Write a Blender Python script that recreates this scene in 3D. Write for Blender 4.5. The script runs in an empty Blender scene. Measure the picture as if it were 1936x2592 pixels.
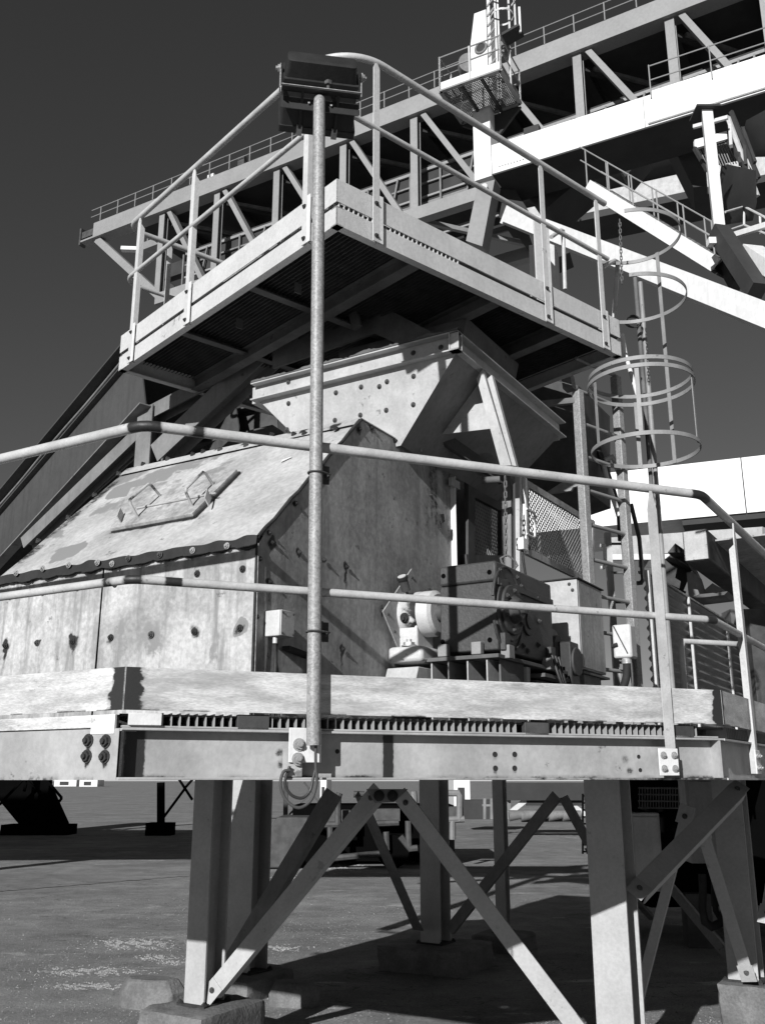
import bpy, bmesh, math, random
import numpy as np
from mathutils import Vector as V, Matrix, noise as mnoise
random.seed(7)
S = bpy.context.scene
C = S.collection
rad = math.radians

# ------------------------------------------------------------------ camera, sky, sun, exposure
EYE = 1.6
PITCH = rad(15.56)
cam = bpy.data.cameras.new('camera')
cam.sensor_fit = 'VERTICAL'
cam.sensor_height = 36.0
cam.lens = 2079.0 / 2212.0 * 36.0
cam.clip_start = 0.05
cam.clip_end = 3000
co = bpy.data.objects.new('camera', cam)
C.objects.link(co)
co.location = (0, 0, EYE)
co.rotation_euler = (rad(90) + PITCH, 0, 0)
S.camera = co

SUN_EL, SUN_AZ = 21.5, 204.0          # azimuth clockwise from +Y (view direction)
w = bpy.data.worlds.new('World')
S.world = w
w.use_nodes = True
nt = w.node_tree
nt.nodes.clear()
sky = nt.nodes.new('ShaderNodeTexSky')
sky.sky_type = 'NISHITA'
sky.sun_disc = False
sky.sun_elevation = rad(SUN_EL)
sky.sun_rotation = rad(SUN_AZ)
sky.air_density = 1.0
sky.dust_density = 0.0
sky.altitude = 500
sky.ozone_density = 1.6
sep = nt.nodes.new('ShaderNodeSeparateColor')     # black and white film behind a red filter
com = nt.nodes.new('ShaderNodeCombineColor')
bg = nt.nodes.new('ShaderNodeBackground')
bg.inputs[1].default_value = 0.05
ow = nt.nodes.new('ShaderNodeOutputWorld')
nt.links.new(sky.outputs[0], sep.inputs[0])
for i in range(3):
    nt.links.new(sep.outputs[0], com.inputs[i])
nt.links.new(com.outputs[0], bg.inputs[0])
nt.links.new(bg.outputs[0], ow.inputs[0])

sl = bpy.data.lights.new('sun', 'SUN')
sl.energy = 5.0
sl.angle = rad(0.5)
sl.color = (1, 1, 1)
so = bpy.data.objects.new('sun', sl)
C.objects.link(so)
sd = V((math.sin(rad(SUN_AZ)) * math.cos(rad(SUN_EL)), math.cos(rad(SUN_AZ)) * math.cos(rad(SUN_EL)), math.sin(rad(SUN_EL))))
so.rotation_euler = sd.to_track_quat('Z', 'Y').to_euler()
so.location = sd * 50

S.view_settings.view_transform = 'Standard'
S.view_settings.look = 'None'
S.view_settings.exposure = 0.0
S.view_settings.gamma = 1.0
S.render.engine = 'CYCLES'
S.cycles.max_bounces = 5
S.cycles.diffuse_bounces = 1
S.cycles.glossy_bounces = 2
S.cycles.use_denoising = True

# ------------------------------------------------------------------ surveying helpers (points of the place from sight lines)
FF, CX, CY = 2079.0, 826.0, 1106.0
cp, sp = math.cos(PITCH), math.sin(PITCH)
def ray(x, y):
    v = CY - y
    return (x - CX, FF * cp - v * sp, FF * sp + v * cp)
def W(x, y, D):
    r = ray(x, y); k = D / r[1]
    return V((r[0] * k, D, EYE + r[2] * k))
def Wz(x, y, z):
    r = ray(x, y); k = (z - EYE) / r[2]
    return V((r[0] * k, r[1] * k, z))
def dr(a):
    return V((math.sin(rad(a)), math.cos(rad(a)), 0))
def Wn(x, y, P, n):
    r = V(ray(x, y)); k = (V(P) - V((0, 0, EYE))).dot(n) / r.dot(n)
    return V((0, 0, EYE)) + r * k
def Wp(x, y, P, a):
    return Wn(x, y, P, dr(a + 90))
def q1(x, y): return (x * .5, y * .5)
def q2(x, y): return (826 + x * .5, y * .5)
def q3(x, y): return (x * .5, 737.3 + y * .5)
def q4(x, y): return (826 + x * .5, 737.3 + y * .5)
def q5(x, y): return (x * .5, 1474.6 + y * .5)
def q6(x, y): return (826 + x * .5, 1474.6 + y * .5)
def c1(x, y): return (853.3 + x * .2583, 981.3 + y * .2583)
def c2(x, y): return (819.2 + x * .2583, 1177.6 + y * .2583)
def c3(x, y): return (1194.6 + x * .2769, 477.9 + y * .2769)
def c4(x, y): return (1237.3 + x * .2546, 938.7 + y * .2546)
def c5(x, y): return (512 + x * .3099, 597.3 + y * .3099)
def c7(x, y): return (170.7 + x * .3616, 341.3 + y * .3616)     # [200,400,900,1000]
def c8(x, y): return (x * .2583, 1655.4 + y * .2583)            # [0,1940,500,2200]
def c9(x, y): return (512 + x * .3358, 1672.5 + y * .3358)      # [600,1960,1250,2240]
def ca(x, y): return (1194.6 + x * .2769, 1672.5 + y * .2769)   # [1400,1960,1936,2592]
def cb(x, y): return (896 + x * .2066, y * .2066)               # [1050,0,1450,300]
def cc(x, y): return (1194.6 + x * .2769, 213.3 + y * .2769)    # [1400,250,1936,800]
def cd(x, y): return (x * .3616, 938.7 + y * .3616)             # [0,1100,700,1700]
Z = V((0, 0, 1))

# ------------------------------------------------------------------ materials
M = {}
def node(nt, t, **kw):
    n = nt.nodes.new('ShaderNode' + t)
    for k, v in kw.items():
        setattr(n, k, v)
    return n
def mat(name, base, rough=.6, metal=0., var=.12, scale=3., chip=0., chipscale=9., chipcol=.03, streak=0., stain=0., bump=.15,
        bscale=60., aniso=(1, 1, 1), spec=.5, speck=0., staincol=.025, patch=0., fine=.06, peelmul=.55, ps=(.42, .62)):
    m = bpy.data.materials.new(name)
    m.use_nodes = True
    nt = m.node_tree
    nt.nodes.clear()
    L = nt.links.new
    out = node(nt, 'OutputMaterial')
    b = node(nt, 'BsdfPrincipled')
    L(b.outputs[0], out.inputs[0])
    b.inputs['Roughness'].default_value = rough
    b.inputs['Metallic'].default_value = metal
    b.inputs['Specular IOR Level'].default_value = spec
    tc = node(nt, 'TexCoord')
    mp = node(nt, 'Mapping')
    mp.inputs['Scale'].default_value = aniso
    L(tc.outputs['Object'], mp.inputs[0])
    def nz(sc, det=5, ro=.6, src=None):
        n = node(nt, 'TexNoise')
        n.inputs['Scale'].default_value = sc
        n.inputs['Detail'].default_value = det
        n.inputs['Roughness'].default_value = ro
        L(src or mp.outputs[0], n.inputs[0])
        return n.outputs[0]
    def mth(op, a, c, clamp=False):
        n = node(nt, 'Math', operation=op)
        n.use_clamp = clamp
        for i, q in enumerate((a, c)):
            if isinstance(q, (int, float)): n.inputs[i].default_value = q
            else: L(q, n.inputs[i])
        return n.outputs[0]
    def mr(src, a, c, d, e):
        n = node(nt, 'MapRange')
        for i, q in enumerate((a, c, d, e)): n.inputs[1 + i].default_value = q
        n.interpolation_type = 'SMOOTHSTEP'
        L(src, n.inputs[0])
        return n.outputs[0]
    v = mr(nz(scale), .3, .7, base * (1 - var), base * (1 + var))
    v = mth('MULTIPLY', v, mr(nz(scale * 13, 3), .3, .7, 1 - fine, 1 + fine))
    if speck:
        vo = node(nt, 'TexVoronoi'); vo.inputs['Scale'].default_value = 160
        L(tc.outputs['Object'], vo.inputs[0])
        sx = node(nt, 'SeparateColor'); L(vo.outputs['Color'], sx.inputs[0])
        v = mth('MULTIPLY', v, mr(sx.outputs[0], 0, 1, 1 - speck, 1 + speck))
    if patch:
        p = mr(nz(scale * .9, 8, .68), .5, .6, 0, patch)
        v = mth('MULTIPLY', v, mth('SUBTRACT', 1., p))
    def over(v, fac, col):
        x = node(nt, 'Mix')
        x.data_type = 'FLOAT'
        L(fac, x.inputs[0]); L(v, x.inputs[2]); x.inputs[3].default_value = col
        return x.outputs[0]
    if streak:
        mp2 = node(nt, 'Mapping'); mp2.inputs['Scale'].default_value = (9, 9, .8)
        L(tc.outputs['Object'], mp2.inputs[0])
        s1 = mr(nz(1.6, 6, .65, mp2.outputs[0]), .46, .72, 0, streak)
        v = over(v, s1, base * .45)
        s1 = mr(nz(2.3, 8, .7, mp2.outputs[0]), .62, .78, 0, streak * .8)
        v = over(v, s1, base * .15)
    if chip:
        s2 = mr(nz(chipscale, 9, .72), .64 - .06 * chip, .66, 0, min(1, .4 + chip * .6))
        v = over(v, s2, chipcol)
    at = node(nt, 'Attribute'); at.attribute_name = 'stain'
    if stain:
        a2 = node(nt, 'Attribute'); a2.attribute_name = 'peel'
        s4 = mr(mth('ADD', a2.outputs['Fac'], mth('MULTIPLY', mth('SUBTRACT', nz(9, 9, .7), .5), mr(a2.outputs['Fac'], 0, .25, 0, 1.3))), *ps, 0, 1)
        v = over(v, s4, base * peelmul)
        v = over(v, mr(mth('ADD', at.outputs['Fac'], mth('MULTIPLY', mth('SUBTRACT', nz(11, 8, .75), .5), mr(at.outputs['Fac'], 0, .2, 0, .8))), .06, .45, 0, .45 * min(1, stain)), base * .4)
        nn = mth('MULTIPLY', mth('SUBTRACT', nz(26, 8, .75), .5), 1.25)
        s3 = mr(mth('ADD', at.outputs['Fac'], mth('MULTIPLY', nn, mr(at.outputs['Fac'], 0, .25, 0, 1))), .3, .62, 0, stain)
        v = over(v, s3, staincol)
    cmb = node(nt, 'CombineColor')
    for i in range(3): L(v, cmb.inputs[i])
    L(cmb.outputs[0], b.inputs['Base Color'])
    if bump:
        bp = node(nt, 'Bump'); bp.inputs['Strength'].default_value = bump; bp.inputs['Distance'].default_value = .01
        L(nz(bscale, 4), bp.inputs['Height'])
        L(bp.outputs[0], b.inputs['Normal'])
    M[name] = m
    return m
mat('plate_paint', .47, .55, var=.24, scale=3.2, streak=.95, stain=1., chip=.3, patch=.14, fine=.16)
mat('roof_paint', .47, .6, var=.16, scale=3.0, stain=1., chip=.25, patch=.10, fine=.12)
mat('side_paint', .36, .6, var=.22, scale=2.6, streak=.6, stain=1., chip=.3, patch=.15, fine=.16)
mat('toe_paint', .56, .5, var=.28, scale=4, aniso=(1, 1, 5), stain=1., chip=.3, chipscale=6, patch=.12, chipcol=.25, fine=.16, peelmul=.66, ps=(.3, 1.1))
mat('beam_paint', .41, .45, var=.2, scale=3, stain=1., chip=.35, chipscale=4)
mat('rail_paint', .5, .5, var=.14, scale=8, chip=.45, chipscale=22, stain=1, chipcol=.16)
mat('rust', .035, .85, var=.4, scale=14, bump=.6, bscale=120)
mat('dark_bolt', .07, .7, var=.5, scale=40, bump=.4)
mat('light_bolt', .4, .5, .3, var=.3, scale=40)
mat('galvanised', .30, .52, .08, var=.1, scale=10, speck=.22, chip=.1, chipscale=30, chipcol=.12)
mat('upper_paint', .60, .5, var=.08, scale=3, chip=.12, chipscale=5, streak=.12)
mat('upper_rail', .52, .5, var=.12, scale=8, chip=.4, chipscale=20, chipcol=.12)
mat('under_paint', .13, .8, var=.3, scale=4, chip=.5, chipscale=8)  # dark base, lowered to put shade into underdeck parts; also other dull steel
mat('grating_steel', .06, .7, var=.3, scale=10, chip=.4, chipscale=20)
mat('lamp_black', .03, .45, var=.15, scale=12, bump=.1, spec=.35)
mat('gear_paint', .055, .55, var=.2, scale=6, bump=.25, fine=.15)
mat('white_paint', .78, .45, var=.06, scale=1.5, streak=.15, chip=.08, chipscale=12)
mat('bearing_white', .6, .45, var=.08, scale=8, chip=.5, chipscale=12, chipcol=.04, stain=1)
mat('crane_white', .76, .5, var=.05, scale=.5, streak=.15, bump=0)
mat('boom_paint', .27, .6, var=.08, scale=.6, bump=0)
mat('boom_dark', .035, .8, var=.2, scale=.8, bump=0)  # darker twin of the boom paint; shade put into rear members, also plain dark parts
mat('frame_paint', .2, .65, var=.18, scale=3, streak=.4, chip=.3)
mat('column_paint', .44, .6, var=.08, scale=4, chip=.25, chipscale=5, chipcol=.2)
mat('gravel_stone', .26, .95, var=.5, scale=60, bump=0)
mat('pale_gravel', .32, .95, var=.4, scale=60, bump=0)
mat('concrete', .17, .95, var=.25, scale=5, bump=.8, bscale=40, fine=.15)
mat('girder_paint', .065, .65, var=.15, scale=1.5, streak=.4)
mat('hopper_paint', .46, .65, var=.14, scale=5, streak=.2, chip=.35, chipscale=14, stain=1., chipcol=.12)
mat('rubber', .02, .8, var=.3, scale=12)
mat('cable_black', .035, .5, var=.15, scale=10)
mat('shade_black', .004, 1., var=.1, spec=0., bump=0)  # near-black, shade put into the colour of far parts; also blackens holes
mat('cage_paint', .26, .55, var=.12, scale=8, chip=.3, chipscale=20)
mat('cabinet_paint', .44, .5, var=.16, scale=5, streak=.2, chip=.1)
mat('corrugated', .2, .55, .2, var=.15, scale=3, streak=.3)
mat('dark_steel', .06, .7, var=.35, scale=5, chip=.3)
mat('far_mix', .18, .9, var=.4, scale=.3, bump=0)
def glass_mat():
    m = bpy.data.materials.new('sight_glass'); m.use_nodes = True
    b = m.node_tree.nodes['Principled BSDF']
    b.inputs['Base Color'].default_value = (.6, .6, .6, 1); b.inputs['Roughness'].default_value = .08
    b.inputs['Transmission Weight'].default_value = .6
    M['sight_glass'] = m
glass_mat()

# ground: compacted sandy asphalt
def ground_mat():
    m = bpy.data.materials.new('yard_surface'); m.use_nodes = True
    nt = m.node_tree; nt.nodes.clear(); L = nt.links.new
    out = node(nt, 'OutputMaterial'); b = node(nt, 'BsdfPrincipled'); L(b.outputs[0], out.inputs[0])
    b.inputs['Roughness'].default_value = .95; b.inputs['Specular IOR Level'].default_value = .1
    tc = node(nt, 'TexCoord')
    def nz(sc, det, ro, scl=(1, 1, 1), rot=0):
        mp = node(nt, 'Mapping'); mp.inputs['Scale'].default_value = scl; mp.inputs['Rotation'].default_value = (0, 0, rot)
        L(tc.outputs['Object'], mp.inputs[0])
        n = node(nt, 'TexNoise'); n.inputs['Scale'].default_value = sc; n.inputs['Detail'].default_value = det; n.inputs['Roughness'].default_value = ro
        L(mp.outputs[0], n.inputs[0]); return n.outputs[0]
    def mr(src, a, c, d, e):
        n = node(nt, 'MapRange'); n.interpolation_type = 'SMOOTHSTEP'
        for i, q in enumerate((a, c, d, e)): n.inputs[1 + i].default_value = q
        L(src, n.inputs[0]); return n.outputs[0]
    def mth(op, a, c):
        n = node(nt, 'Math', operation=op)
        for i, q in enumerate((a, c)):
            if isinstance(q, (int, float)): n.inputs[i].default_value = q
            else: L(q, n.inputs[i])
        return n.outputs[0]
    v = mr(nz(.5, 6, .6), .3, .7, .245, .30)
    v = mth('MULTIPLY', v, mr(nz(.3, 6, .65, (1, 1.6, 1), .25), .35, .65, .86, 1.12))
    v = mth('MULTIPLY', v, mr(nz(45, 6, .8), .3, .7, .68, 1.32))
    v = mth('MULTIPLY', v, mr(nz(2.2, 6, .75), .3, .7, .8, 1.2))
    # pale sand drifts in thin streaks
    sand = mth('MULTIPLY', mr(nz(.9, 8, .7, (.8, 2.0, 1), .1), .6, .67, 0, 1), mr(nz(14, 4, .8), .36, .5, 0, 1))
    x = node(nt, 'Mix'); x.data_type = 'FLOAT'; L(sand, x.inputs[0]); L(v, x.inputs[2]); x.inputs[3].default_value = .56
    v = x.outputs[0]
    # crack: thin ridge in warped noise
    c = mth('ABSOLUTE', mth('SUBTRACT', nz(.16, 6, .55, (1, 2.4, 1)), .5), 0)
    x = node(nt, 'Mix'); x.data_type = 'FLOAT'; L(mr(c, 0, .0022, .55, 0), x.inputs[0]); L(v, x.inputs[2]); x.inputs[3].default_value = .05
    cmb = node(nt, 'CombineColor')
    for i in range(3): L(x.outputs[0], cmb.inputs[i])
    L(cmb.outputs[0], b.inputs['Base Color'])
    bp = node(nt, 'Bump'); bp.inputs['Strength'].default_value = .8; bp.inputs['Distance'].default_value = .008
    L(mth('ADD', nz(60, 6, .85), mth('MULTIPLY', nz(9, 4, .6), 1.2)), bp.inputs['Height']); L(bp.outputs[0], b.inputs['Normal'])
    M['ground'] = m
ground_mat()

# ------------------------------------------------------------------ object helpers
def tag(o, label=None, cat=None, group=None, kind=None):
    if label: o['label'] = label
    if cat: o['category'] = cat
    if group: o['group'] = group
    if kind: o['kind'] = kind
    return o
def thing(name, loc, label, cat, group=None):
    o = bpy.data.objects.new(name, None)
    o.empty_display_size = .2
    o.location = V(loc)
    C.objects.link(o)
    return tag(o, label, cat, group)
def root(o):
    l = V(o.location)
    while o.parent:
        o = o.parent; l = l + V(o.location)
    return l
def frame(d, up=Z):
    d = V(d).normalized(); up = V(up)
    s = d.cross(up)
    if s.length < 1e-5: s = d.cross(V((0, 1, 0)))
    s.normalize()
    return d, s, s.cross(d).normalized()
class MB:
    def __init__(s): s.v = []; s.f = []; s.at = {}
    def add(s, vs, fs):
        n = len(s.v); s.v += [tuple(q) for q in vs]; s.f += [tuple(n + i for i in f) for f in fs]; return s
    def box(s, o, a, b, c):            # corner o and three edge vectors
        o, a, b, c = V(o), V(a), V(b), V(c)
        vs = [o, o + a, o + a + b, o + b, o + c, o + a + c, o + a + b + c, o + b + c]
        fs = [(0, 3, 2, 1), (4, 5, 6, 7), (0, 1, 5, 4), (1, 2, 6, 5), (2, 3, 7, 6), (3, 0, 4, 7)]
        if a.cross(b).dot(c) < 0: fs = [f[::-1] for f in fs]
        return s.add(vs, fs)
    def cbox(s, ctr, a, b, c):
        a, b, c = V(a), V(b), V(c)
        return s.box(V(ctr) - (a + b + c) / 2, a, b, c)
    def prof(s, p0, p1, poly, up=Z, caps=True):
        p0, p1 = V(p0), V(p1)
        d, x, y = frame(p1 - p0, up)
        n = len(poly)
        vs = [p0 + x * a + y * b for a, b in poly] + [p1 + x * a + y * b for a, b in poly]
        ar = sum(poly[i][0] * poly[(i + 1) % n][1] - poly[(i + 1) % n][0] * poly[i][1] for i in range(n))
        fs = [(i, (i + 1) % n, n + (i + 1) % n, n + i) for i in range(n)]
        if caps: fs += [tuple(range(n))[::-1], tuple(range(n, 2 * n))]
        # side x, up y, forward d: x cross y = -d
        if ar > 0: fs = [f[::-1] for f in fs]
        return s.add(vs, fs)
    def bar(s, p0, p1, w, h, up=Z):
        return s.prof(p0, p1, [(-w / 2, -h / 2), (w / 2, -h / 2), (w / 2, h / 2), (-w / 2, h / 2)], up)
    def prism(s, pts, vec):
        pts = [V(p) for p in pts]; vec = V(vec); n = len(pts)
        nr = V((0, 0, 0))
        for i in range(n): nr += pts[i].cross(pts[(i + 1) % n])
        fs = [tuple(range(n))[::-1], tuple(range(n, 2 * n))] + [(i, (i + 1) % n, n + (i + 1) % n, n + i) for i in range(n)]
        if nr.dot(vec) < 0: fs = [f[::-1] for f in fs]
        return s.add(pts + [p + vec for p in pts], fs)
    def tube(s, pts, r, n=14, closed=False, caps=True):
        pts = [V(p) for p in pts]; m = len(pts)
        rs = r if isinstance(r, (list, tuple)) else [r] * m
        ds = []
        for i in range(m):
            a = pts[(i - 1) % m] if (closed or i > 0) else None
            b = pts[(i + 1) % m] if (closed or i < m - 1) else None
            d0 = (pts[i] - a).normalized() if a is not None else None
            d1 = (b - pts[i]).normalized() if b is not None else None
            ds.append(((d0 or d1) + (d1 or d0)).normalized())
        ref = V((0, 0, 1)) if abs(ds[0].z) < .9 else V((1, 0, 0))
        x = ds[0].cross(ref).normalized()
        vs = []
        for i in range(m):
            x = (x - ds[i] * x.dot(ds[i])).normalized()
            y = ds[i].cross(x)
            k = 1.
            if (closed or 0 < i < m - 1):
                e = (pts[(i + 1) % m] - pts[i]).normalized(); k = 1 / max(.5, abs(e.dot(ds[i])))
                bend = (e - (pts[i] - pts[i - 1]).normalized())
                bend = bend.normalized() if bend.length > 1e-4 else V((0, 0, 0))
            else: bend = V((0, 0, 0))
            for j in range(n):
                t = 2 * math.pi * j / n
                o = (x * math.cos(t) + y * math.sin(t)) * rs[i]
                o += bend * (o.dot(bend)) * (k - 1)
                vs.append(pts[i] + o)
        fs = []
        for i in range(m if closed else m - 1):
            for j in range(n):
                a, b = i * n + j, i * n + (j + 1) % n
                c, d = ((i + 1) % m) * n + (j + 1) % n, ((i + 1) % m) * n + j
                fs.append((a, b, c, d))
        if not closed and caps:
            fs += [tuple(range(n))[::-1], tuple(range((m - 1) * n, m * n))]
        return s.add(vs, fs)
    def cyl(s, p0, p1, r, n=20, r2=None):
        return s.tube([p0, p1], [r, r if r2 is None else r2], n)
    def strip(s, pts, wv, tv):          # flat bar following points: width vector(s), thickness vector(s)
        m = len(pts); vs = []
        for i, p in enumerate(pts):
            a = wv[i] if isinstance(wv, list) else V(wv); b = tv[i] if isinstance(tv, list) else V(tv)
            p = V(p); vs += [p, p + a, p + a + b, p + b]
        fs = []
        for i in range(m - 1):
            for j in range(4):
                fs.append((4 * i + j, 4 * i + (j + 1) % 4, 4 * i + 4 + (j + 1) % 4, 4 * i + 4 + j))
        fs += [(3, 2, 1, 0), tuple(4 * (m - 1) + j for j in range(4))]
        return s.add(vs, fs)
    def grid(s, o, a, b, na, nb, stain=None, peel=None, disp=None):
        o, a, b = V(o), V(a), V(b); st = []; pe = []; vs = []
        nr = a.cross(b).normalized()
        for j in range(nb + 1):
            for i in range(na + 1):
                p = o + a * (i / na) + b * (j / nb)
                if disp: p = p + nr * disp(i / na * a.length, j / nb * b.length)
                vs.append(p)
                if stain: st.append(stain(i / na * a.length, j / nb * b.length))
                if peel: pe.append(peel(i / na * a.length, j / nb * b.length))
        fs = [(j * (na + 1) + i, j * (na + 1) + i + 1, (j + 1) * (na + 1) + i + 1, (j + 1) * (na + 1) + i) for j in range(nb) for i in range(na)]
        n0 = len(s.v); s.add(vs, fs)
        if stain: s.at.setdefault('stain', []).append((n0, st))
        if peel: s.at.setdefault('peel', []).append((n0, pe))
        return s
    def stainall(s, fn, name='stain'):
        s.at.setdefault(name, []).append((0, [fn(V(p)) for p in s.v])); return s
    def mesh(s, name, mt, off=V((0, 0, 0)), smooth=True):
        me = bpy.data.meshes.new(name)
        me.from_pydata([(p[0] - off.x, p[1] - off.y, p[2] - off.z) for p in s.v], [], s.f)
        for k, ch in s.at.items():
            arr = np.zeros(len(s.v), dtype=np.float32)
            for n0, vals in ch: arr[n0:n0 + len(vals)] = vals
            me.attributes.new(k, 'FLOAT', 'POINT').data.foreach_set('value', arr)
        me.materials.append(M[mt])
        me.validate(); me.update()
        if smooth:
            me.shade_smooth(); me.set_sharp_from_angle(angle=rad(34))
        return me
    def build(s, name, mt, parent=None, label=None, cat=None, group=None, kind=None, bevel=0, loc=None):
        off = root(parent) if parent else (V(loc) if loc is not None else V((0, 0, 0)))
        o = bpy.data.objects.new(name, s.mesh(name, mt, off))
        C.objects.link(o)
        if parent: o.parent = parent
        else: o.location = off
        if bevel:
            b = o.modifiers.new('bevel', 'BEVEL'); b.width = bevel; b.segments = 2; b.limit_method = 'ANGLE'; b.angle_limit = rad(40)
        return tag(o, label, cat, group, kind)
def piece(name, me, pos, parent, nrm=Z, roll=0., scale=1.):
    o = bpy.data.objects.new(name, me)
    C.objects.link(o); o.parent = parent
    o.location = V(pos) - root(parent)
    o.rotation_mode = 'QUATERNION'
    q = V(nrm).normalized().to_track_quat('Z', 'Y')
    from mathutils import Quaternion
    o.rotation_quaternion = q @ Quaternion((0, 0, 1), roll)
    o.scale = (scale,) * 3
    return o
def Hs(b, d, tw, tf):     # H section centred: width b along side, depth d along up
    return [(-b/2, -d/2), (b/2, -d/2), (b/2, -d/2+tf), (tw/2, -d/2+tf), (tw/2, d/2-tf), (b/2, d/2-tf), (b/2, d/2), (-b/2, d/2), (-b/2, d/2-tf), (-tw/2, d/2-tf), (-tw/2, -d/2+tf), (-b/2, -d/2+tf)]
def Ls(a, b, t):
    return [(0, 0), (a, 0), (a, t), (t, t), (t, b), (0, b)]
def Cs(b, d, t):          # channel: web at x=0, flanges towards +x
    return [(0, -d/2), (b, -d/2), (b, -d/2+t), (t, -d/2+t), (t, d/2-t), (b, d/2-t), (b, d/2), (0, d/2)]
def bolt_mesh(name, mt, r=.011, h=.009, washer=True, stud=True):
    m = MB()
    if washer: m.tube([(0, 0, 0), (0, 0, .0025)], r * 1.45, 14)
    m.tube([(0, 0, .002), (0, 0, h)], r * 1.1, 6)
    if stud: m.tube([(0, 0, h - .001), (0, 0, h * 1.7)], r * .55, 8)
    return m.mesh(name, mt)
B_dark = bolt_mesh('bolt_dark', 'dark_bolt')
B_rust = bolt_mesh('bolt_rusty', 'rust')
B_light = bolt_mesh('bolt_light', 'light_bolt')
def sstep(a, b, x):
    t = min(1, max(0, (x - a) / (b - a))); return t * t * (3 - 2 * t)

# ------------------------------------------------------------------ survey points
u1, u2, un = dr(-59), dr(31), dr(121)         # machine axes: front face, side face, outward of the side face
A = V((-.91, 3.446, 0)); Bc = V((1.51, 4.376, 0))
e = (Bc - A).normalized(); en = V((e.y, -e.x, 0))      # along the front of the platform, outward (towards the camera)
FL = (Bc - A).length
uL = dr(-60); nL = V((uL.y, -uL.x, 0)); nL = -nL if nL.y > 0 else nL
uR = dr(32); nR = V((uR.y, -uR.x, 0))
ZB0, ZB1, ZG0, ZG1, ZT0, ZT1 = 1.600, 1.778, 1.786, 1.832, 1.838, 1.988
ZR, ZM = 2.903, 2.306
LL, LR = 2.5, 4.2
def fp(t, out, z): return A + e * t + en * out + Z * z
def ft(x, y, out=0.):           # sight line on the front plane -> (t, z)
    p = Wn(x, y, A + en * out, en); return (p - A).dot(e), p.z

# ================================================================== GROUND
g = MB()
g.grid(V((-900, -60, 0)), V((1800, 0, 0)), V((0, 1500, 0)), 4, 4)
g.build('ground', 'ground', kind='structure')

# ================================================================== LOWER PLATFORM
P = thing('steel_platform', A, 'low steel walkway platform with pale toe board and bolted edge beams on short columns', 'platform')
AL = A + uL * LL; BR = Bc + uR * LR; BLK = AL + dr(31) * 3.9; BRK = BR + V((-1.6, .9, 0))
deckpoly = [A, Bc, BR, BRK, BLK, AL]
m = MB()
ctr = sum(deckpoly, V((0, 0, 0))) / 6
m.prism([ctr + (p - ctr) * .985 + Z * (ZG1 - .012) for p in deckpoly], Z * .006)
m.build('deck_plate', 'grating_steel', P)
# beams
def beam_stain(p):
    t = (p - A).dot(e); z = p.z
    s = .75 * (1 - sstep(ZB0 + .008, ZB0 + .03, z)) * (.5 + mnoise.noise(V((t * 5, 3, 0))))
    for tt, hw in ((.055, .035), (1.02, .022)):
        s = max(s, 1.0 * (1 - sstep(hw * .7, hw * 1.3, abs(t - tt))))
    for bx, bz in holes:
        d = math.hypot(t - bx, (z - bz) * (1 if z > bz else .5)); s = max(s, .42 * (1 - sstep(.006, .02, d)))
    for bx, bz in ((ft(*q6(1080, 330))), (ft(*q6(1100, 380))), ft(*q5(1225, 300)), ft(*q5(1230, 350))):
        s = max(s, .5 * (1 - sstep(.005, .03, math.hypot(t - bx, z - bz))))
    return s
holes = [ft(*q6(x, y), -.055) for x, y in ((485, 310), (570, 310), (487, 370), (570, 370))]
fb = MB()
web = .055
fb.grid(fp(.0, -web, ZB0 + .009), e * (FL - .03), Z * (ZB1 - ZB0 - .018), 260, 22)
fb.stainall(beam_stain)
fb.build('beam_web', 'beam_paint', P)
hm_ = MB(); hm_.tube([(0, 0, 0), (0, 0, .0012)], .011, 20); hole_me = hm_.mesh('bolt_hole', 'rubber')
for hx0, hz0 in holes: piece('bolt_hole', hole_me, fp(hx0, -web, hz0), P, en)
for px_ in (q6(1105, 320), q6(1112, 378), q5(1238, 296), q5(1244, 352), q5(1457, 297)):
    a_, b_ = ft(*px_, -web); piece('bolt_hole', hole_me, fp(a_, -web, b_), P, en, 0, .8)
m = MB()
m.box(fp(-.002, 0, ZB0), e * (FL + .0), -en * .11, Z * .009)
m.stainall(lambda p: .55 * (mnoise.noise(V(((p - A).dot(e) * 4, 1, 0))) > .1))
m.build('beam_flange', 'beam_paint', P, bevel=.002)
m = MB(); m.box(fp(.0, 0, ZB1 - .009), e * (FL), -en * .11, Z * .009)
m.build('beam_flange', 'beam_paint', P, bevel=.002)
m = MB(); m.box(fp(.0, -.001, ZB0 + .0095), e * .008, -en * .1, Z * (ZB1 - ZB0 - .019)); m.build('end_plate', 'rust', P)
m = MB(); m.box(fp(FL - .03, -.001, ZB0 + .0095), e * .01, -en * .1, Z * (ZB1 - ZB0 - .019)); m.build('end_plate', 'beam_paint', P)
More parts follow.
